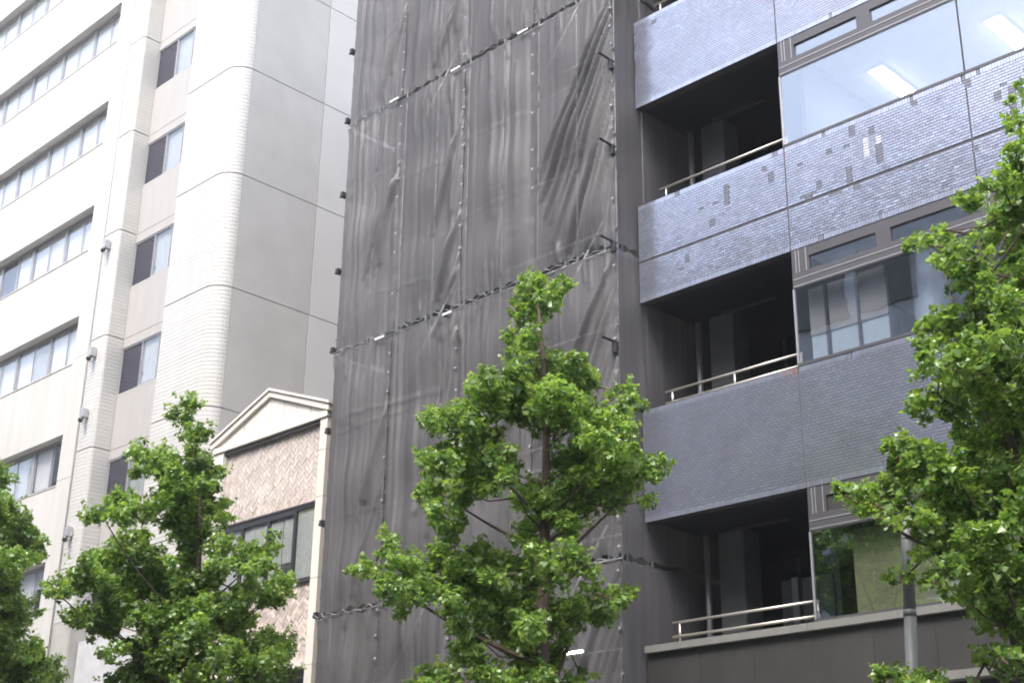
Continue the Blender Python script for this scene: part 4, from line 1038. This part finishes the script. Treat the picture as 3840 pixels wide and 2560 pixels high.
CROWN_RIGHT = [(-5.91, 14.38, 10.13, 0.14), (-5.92, 14.22, 9.78, 0.2), (-5.93, 14.38, 9.53, 0.31), (-5.93, 13.69, 9.13, 0.23), (-6.02, 13.44, 9.02, 0.15), (-6.04, 14.34, 9.16, 0.3), (-6.77, 15.52, 9.8, 0.22), (-6.56, 15.28, 9.39, 0.26), (-7.15, 14.72, 9.34, 0.17), (-6.95, 13.76, 8.79, 0.13), (-7.28, 14.11, 8.99, 0.08), (-6.59, 13.84, 8.67, 0.21), (-6.31, 13.63, 8.34, 0.18), (-6.52, 13.5, 8.35, 0.15), (-6.4, 13.71, 8.23, 0.2), (-6.98, 15.41, 8.92, 0.22), (-7.28, 14.77, 8.92, 0.11), (-6.5, 15.33, 8.93, 0.32), (-6.65, 15.24, 8.69, 0.26), (-6.15, 13.7, 7.83, 0.28), (-6.52, 13.91, 7.8, 0.26), (-7.04, 14.48, 8.13, 0.18), (-7.33, 14.49, 8.1, 0.18), (-7.5, 14.48, 8.03, 0.13), (-7.38, 14.86, 8.06, 0.26), (-6.36, 13.4, 7.25, 0.28), (-6.59, 14.69, 7.84, 0.3), (-6.43, 14.97, 8.1, 0.31), (-7.27, 14.09, 7.63, 0.19), (-6.84, 13.6, 7.17, 0.23), (-6.84, 14.2, 7.24, 0.3), (-6.12, 13.42, 6.89, 0.28), (-6.82, 15.57, 7.77, 0.32), (-7.56, 14.4, 7.47, 0.12), (-7.3, 14.15, 7.13, 0.23), (-6.87, 13.8, 6.79, 0.28), (-7.21, 15.22, 7.23, 0.31), (-6.56, 14.61, 6.92, 0.3), (-7.59, 14.47, 7.13, 0.15), (-7.18, 15.07, 6.81, 0.31), (-6.53, 14.44, 6.51, 0.29), (-6.92, 14.02, 6.44, 0.19), (-7.65, 13.97, 6.44, 0.18), (-7.72, 13.83, 6.51, 0.1), (-7.29, 13.67, 6.34, 0.22), (-7.09, 13.77, 6.22, 0.22), (-7.64, 14.11, 6.27, 0.25), (-7.01, 13.39, 5.88, 0.24), (-6.66, 13.28, 5.88, 0.27), (-6.98, 14.55, 6.23, 0.3), (-6.32, 13.86, 5.94, 0.28), (-8.15, 13.7, 6.02, 0.13), (-8.25, 13.61, 6.06, 0.07), (-7.96, 13.66, 5.91, 0.17), (-7.94, 14.1, 6.05, 0.23), (-7.84, 13.61, 5.73, 0.14), (-7.65, 13.84, 5.8, 0.22), (-7.37, 13.69, 5.61, 0.22), (-7.37, 14.31, 5.85, 0.29), (-6.77, 13.72, 5.62, 0.28), (-6.56, 13.98, 5.64, 0.28), (-6.79, 15.02, 5.89, 0.3), (-7.68, 13.77, 5.59, 0.13), (-7.51, 14.05, 5.56, 0.17), (-7.59, 14.86, 5.64, 0.29), (-6.53, 13.34, 5.13, 0.27), (-6.19, 13.29, 5.07, 0.27), (-7.07, 13.6, 5.04, 0.22), (-7.76, 14.03, 5.11, 0.12), (-7.81, 13.91, 5.0, 0.06), (-7.28, 13.65, 5.13, 0.13), (-6.9, 13.81, 4.95, 0.27), (-6.43, 13.53, 4.79, 0.27), (-6.55, 14.28, 4.93, 0.28), (-6.98, 13.29, 4.73, 0.13), (-7.37, 14.51, 4.89, 0.16), (-7.31, 15.18, 4.85, 0.28), (-7.15, 15.48, 4.81, 0.31), (-7.03, 14.87, 4.53, 0.21), (-7.15, 15.49, 4.48, 0.24), (-6.2, 13.14, 3.93, 0.12), (-6.64, 13.76, 4.05, 0.13), (-7.38, 15.38, 4.14, 0.18), (-7.0, 15.02, 4.06, 0.19), (-6.9, 14.0, 4.02, 0.07), (-7.96, 14.06, 3.97, 0.17), (-8.02, 13.81, 3.93, 0.07), (-7.75, 14.46, 3.98, 0.1), (-7.83, 13.68, 3.97, 0.09), (-7.59, 13.66, 3.79, 0.21), (-7.3, 13.93, 3.7, 0.21), (-5.66, 14.38, 9.83, 0.29), (-5.66, 14.46, 9.35, 0.34), (-6.33, 15.85, 9.53, 0.37), (-5.69, 14.31, 8.22, 0.38), (-5.5, 13.45, 7.37, 0.36), (-5.49, 13.59, 6.93, 0.41), (-5.77, 13.79, 6.53, 0.41), (-6.37, 15.3, 6.53, 0.45), (-6.08, 14.21, 5.69, 0.42), (-5.96, 14.08, 5.13, 0.41), (-5.91, 13.52, 4.54, 0.39), (-6.72, 15.68, 4.51, 0.45), (-6.39, 14.25, 3.92, 0.31), (-5.72, 14.44, 10.4, 0.2), (-5.58, 14.32, 10.64, 0.16), (-5.36, 13.8, 6.57, 0.36), (-5.53, 14.03, 5.73, 0.41), (-6.03, 15.07, 5.09, 0.43), (-5.32, 14.06, 7.61, 0.32), (-5.18, 13.82, 8.2, 0.26), (-5.67, 14.78, 5.45, 0.32)]
CROWN_RIGHT_BASE = (-6.56, 14.4)


def foliage(name, clumps, seed, dens, axis):
    g = np.random.default_rng(seed)
    P, Nn, Sz, Tn = [], [], [], []
    # fill the depth of the crown: every clump gets a twin nearer to or farther from the trunk, across the street axis
    more = []
    for (x, y, z, r) in clumps:
        s = g.uniform(0.45, 1.1) * (1 if g.random() < 0.5 else -1) * min(1, r / 0.25)
        more.append((x - 0.70 * s, y + 0.70 * s, z + 0.30 * s, r * g.uniform(0.75, 1.0)))
        if g.random() < 0.40:
            more.append((x + (axis[0] - x) * 0.38, y + (axis[1] - y) * 0.38, z - 0.12, r * g.uniform(0.7, 0.95)))
    clumps = list(clumps) + more
    for (x, y, z, r) in clumps:
        tone = g.normal(0, 0.10)
        nsub = max(3, int(9 * (r / 0.3)))
        # sub-clumps give the clump a ragged outline
        for s in range(nsub):
            d = g.normal(size=3); d /= np.linalg.norm(d)
            c = np.array([x, y, z]) + d * r * g.uniform(0.25, 0.92) * np.array([1, 1, 0.85])
            rr = r * g.uniform(0.28, 0.5)
            n = max(6, int(dens * rr * rr * 22))
            q = g.normal(size=(n, 3)); q /= np.linalg.norm(q, axis=1)[:, None]
            rad = rr * g.uniform(0.35, 1.08, n) ** 0.6
            p = c + q * rad[:, None]
            p[:, 2] -= 0.10 * rr
            nrm = q * 0.75 + np.array([0, 0, 0.75]) + g.normal(size=(n, 3)) * 0.55
            P.append(p); Nn.append(nrm); Sz.append(g.uniform(0.024, 0.058, n) * g.choice([0.8, 1.0, 1.25], n)); Tn.append(tone + g.normal(0, 0.14, n) + g.normal(0, 0.08))
        # loose sprigs beyond the clump
        for s in range(int(2 + 6 * r)):
            d = g.normal(size=3); d /= np.linalg.norm(d); d[2] = abs(d[2]) * 0.8
            for t in np.linspace(0.85, 1.28, 5):
                P.append((np.array([x, y, z]) + d * r * t + g.normal(size=3) * 0.025)[None]); Nn.append((g.normal(size=3) + np.array([0, 0, 0.8]))[None])
                Sz.append(g.uniform(0.03, 0.055, 1)); Tn.append(np.array([0.2 + g.normal(0, 0.1)]))
    P = np.concatenate(P); Nn = np.concatenate(Nn); Sz = np.concatenate(Sz); Tn = np.concatenate(Tn)
    Nn /= np.linalg.norm(Nn, axis=1)[:, None]
    n = len(P)
    t = g.normal(size=(n, 3)); t -= (t * Nn).sum(1)[:, None] * Nn; t /= np.linalg.norm(t, axis=1)[:, None]
    w = np.cross(Nn, t)
    S = Sz[:, None]
    # fan-shaped leaf folded along its midrib: stalk end, left lobe, notch, right lobe
    a = P - t * S
    bL = P + w * S * 0.95 + t * S * 0.55 + Nn * S * 0.28
    m_ = P + t * S * 0.62
    bR = P - w * S * 0.95 + t * S * 0.55 + Nn * S * 0.28
    V = np.stack([a, bR, m_, bL], axis=1).reshape(-1, 3)
    base = np.arange(n) * 4
    F = np.stack([base, base + 1, base + 2, base, base + 2, base + 3], axis=1).reshape(-1, 3)
    me = bpy.data.meshes.new(name)
    me.vertices.add(len(V)); me.vertices.foreach_set('co', V.astype(np.float32).ravel())
    me.loops.add(F.size); me.loops.foreach_set('vertex_index', F.astype(np.int32).ravel())
    me.polygons.add(len(F)); me.polygons.foreach_set('loop_start', np.arange(0, F.size, 3, dtype=np.int32))
    me.update()
    me.materials.append(M['leaf'])
    v = np.clip(1 + Tn, 0.5, 1.7)
    hue = np.clip(g.normal(0.5, 0.25, n) + 0.5 * Tn, 0, 1)
    c0 = np.array((0.088, 0.185, 0.040)); c1 = np.array((0.215, 0.310, 0.066))
    C = (c0 + (c1 - c0) * hue[:, None]) * v[:, None]
    C = np.concatenate([C, np.ones((n, 1))], axis=1)
    at = me.attributes.new('tint', 'FLOAT_COLOR', 'FACE')
    at.data.foreach_set('color', np.repeat(C, 2, axis=0).astype(np.float32).ravel())
    return me, n


NLEAF = 0


def tree(label, clumps, base, top, sway, seed, dens, nbr=14):
    global NLEAF
    rn = random.Random(seed)
    e = empty('street_tree', (base[0], base[1], 0.14), label, 'tree', 'street trees along the kerb')
    H = top[2]
    pts, rad = [], []
    N = 14
    for i in range(N + 1):
        t = i / N
        x = base[0] + (top[0] - base[0]) * t + sway[0] * math.sin(t * math.pi) + 0.05 * math.sin(t * 9 + seed)
        y = base[1] + (top[1] - base[1]) * t + sway[1] * math.sin(t * math.pi) + 0.05 * math.cos(t * 8 + seed)
        pts.append(Vector((x, y, 0.10 + (H - 0.1) * t)))
        rad.append(0.165 * (1 - t) ** 0.8 * 0.85 + 0.014)
    b = MB(); b.tube(pts, rad, 10); b.build('trunk', M['bark'], e, smooth=True)
    # limbs: from the trunk out to the bigger clumps
    cl = sorted(clumps, key=lambda c: -math.hypot(c[0] - base[0], c[1] - base[1]) - 2 * c[3])
    used = []
    for c in cl:
        if len(used) >= nbr: break
        if any((c[0] - u[0]) ** 2 + (c[1] - u[1]) ** 2 + (c[2] - u[2]) ** 2 < 0.75 ** 2 for u in used): continue
        used.append(c)
        d = math.hypot(c[0] - base[0], c[1] - base[1])
        z0 = max(2.6, c[2] - 0.55 * d - rn.uniform(0.2, 0.8)); t = min(max((z0 - 0.1) / (H - 0.1), 0), 0.97) * N
        i = int(t); p0 = pts[i].lerp(pts[min(i + 1, N)], t - i); r0 = rad[i] * 0.42
        tip = Vector(c[:3])
        mid = p0.lerp(tip, 0.5) + Vector((rn.uniform(-.12, .12), rn.uniform(-.12, .12), -0.12 * d + rn.uniform(-.05, .1)))
        q = []
        for k in range(7):
            s = k / 6
            q.append(p0 * (1 - s) ** 2 + mid * 2 * s * (1 - s) + tip * s * s)
        b = MB(); b.tube(q, [max(0.012, r0 * (1 - 0.85 * k / 6)) for k in range(7)], 7); b.build('branch', M['bark'], e, smooth=True)
    # twigs to every other clump, one joined part
    tw_ = MB()
    for c in clumps:
        dt = math.hypot(c[0] - base[0], c[1] - base[1])
        inner = [u for u in clumps if math.hypot(u[0] - base[0], u[1] - base[1]) < dt - 0.08 and u[2] < c[2] + 0.35]
        tz = min(max((c[2] - 0.35 - 0.1) / (H - 0.1), 0), 0.98) * N
        pt = pts[int(tz)]
        p0 = pt
        if inner:
            best = min(inner, key=lambda u: (c[0] - u[0]) ** 2 + (c[1] - u[1]) ** 2 + 2.0 * (c[2] - u[2]) ** 2)
            if (Vector(best[:3]) - Vector(c[:3])).length < (pt - Vector(c[:3])).length: p0 = Vector(best[:3])
        p1 = Vector(c[:3])
        if (p1 - p0).length < 0.05: continue
        mid = p0.lerp(p1, 0.5) + Vector((rn.uniform(-.1, .1), rn.uniform(-.1, .1), -0.1))
        tw_.tube([p0, mid, p1], [0.018, 0.012, 0.006], 5)
    o = tw_.build('twigs', M['bark'], e); o['kind'] = 'stuff'
    me, n = foliage('foliage', clumps, seed, dens, base)
    NLEAF += n
    o = link('foliage', me, e); o['kind'] = 'stuff'
    return e


tree('leafy street tree with a bare-sided spire standing before the grey netting', CROWN_MID, CROWN_MID_BASE, (-13.66, 14.3, 10.2), (0.25, 0.1), 31, 115.0)
tree('leafy street tree before the white tower and brick building', CROWN_LEFT, CROWN_LEFT_BASE, (-22.55, 14.4, 9.2), (0.05, 0.1), 32, 115.0)
tree('street tree cut by the left edge of the photo, before the ribbon windows', CROWN_FAR, CROWN_FAR_BASE, (-31.2, 14.4, 10.6), (0.0, 0.1), 33, 115.0)
tree('tall broad street tree at the right edge, before the tiled office', CROWN_RIGHT, CROWN_RIGHT_BASE, (-6.5, 14.3, 8.9), (0.0, 0.1), 34, 115.0, 18)

# ------------------------------------------------------------------ lamp post beside the right tree
e6 = empty('lamp_post', (-8.60, 15.2, 0.14), 'plain grey street post rising into the right tree before the tiled office', 'post')
b = MB(); b.tube([(-8.60, 15.2, 0.14), (-8.60, 15.2, 0.5)], 0.13, 16); b.build('base', M['pole'], e6, smooth=True)
b = MB(); b.tube([(-8.60, 15.2, 0.5), (-8.36, 15.2, 4.9)], [0.082, 0.074], 16); b.build('pole', M['pole'], e6, smooth=True)
b = MB(); b.tube([(-8.36, 15.2, 4.9), (-8.28, 15.2, 6.35)], [0.072, 0.064], 16); b.build('pole', M['pole'], e6, smooth=True)
b = MB(); b.tube([(-8.364, 15.2, 4.86), (-8.360, 15.2, 4.94)], 0.078, 16); b.build('collar', M['pole'], e6, smooth=True)
b = MB(); b.tube([(-8.3, 15.2, 5.78), (-8.298, 15.2, 5.81)], 0.071, 16); b.build('collar', M['pole'], e6, smooth=True)
b = MB(); b.tube([(-8.28, 15.2, 6.35), (-8.276, 15.2, 6.42)], [0.075, 0.02], 16); b.build('pole_cap', M['pole'], e6, smooth=True)
# ------------------------------------------------------------------ summer haze
hz = MB(); hz.box(-905, 905, -905, 905, -1.05, 43.0)
hm = bpy.data.materials.new('haze'); hm.use_nodes = True
hm.node_tree.nodes.clear()
ho = hm.node_tree.nodes.new('ShaderNodeOutputMaterial'); hv = hm.node_tree.nodes.new('ShaderNodeVolumePrincipled')
hv.inputs['Color'].default_value = (0.93, 0.94, 0.96, 1); hv.inputs['Density'].default_value = 0.0008; hv.inputs['Anisotropy'].default_value = 0.2
hm.node_tree.links.new(hv.outputs['Volume'], ho.inputs['Volume'])
tag(hz.build('haze', hm), kind='stuff')
print('leaves', NLEAF, 'objects', len(bpy.data.objects), 'tris', sum(len(o.data.polygons) for o in bpy.data.objects if o.type == 'MESH'))
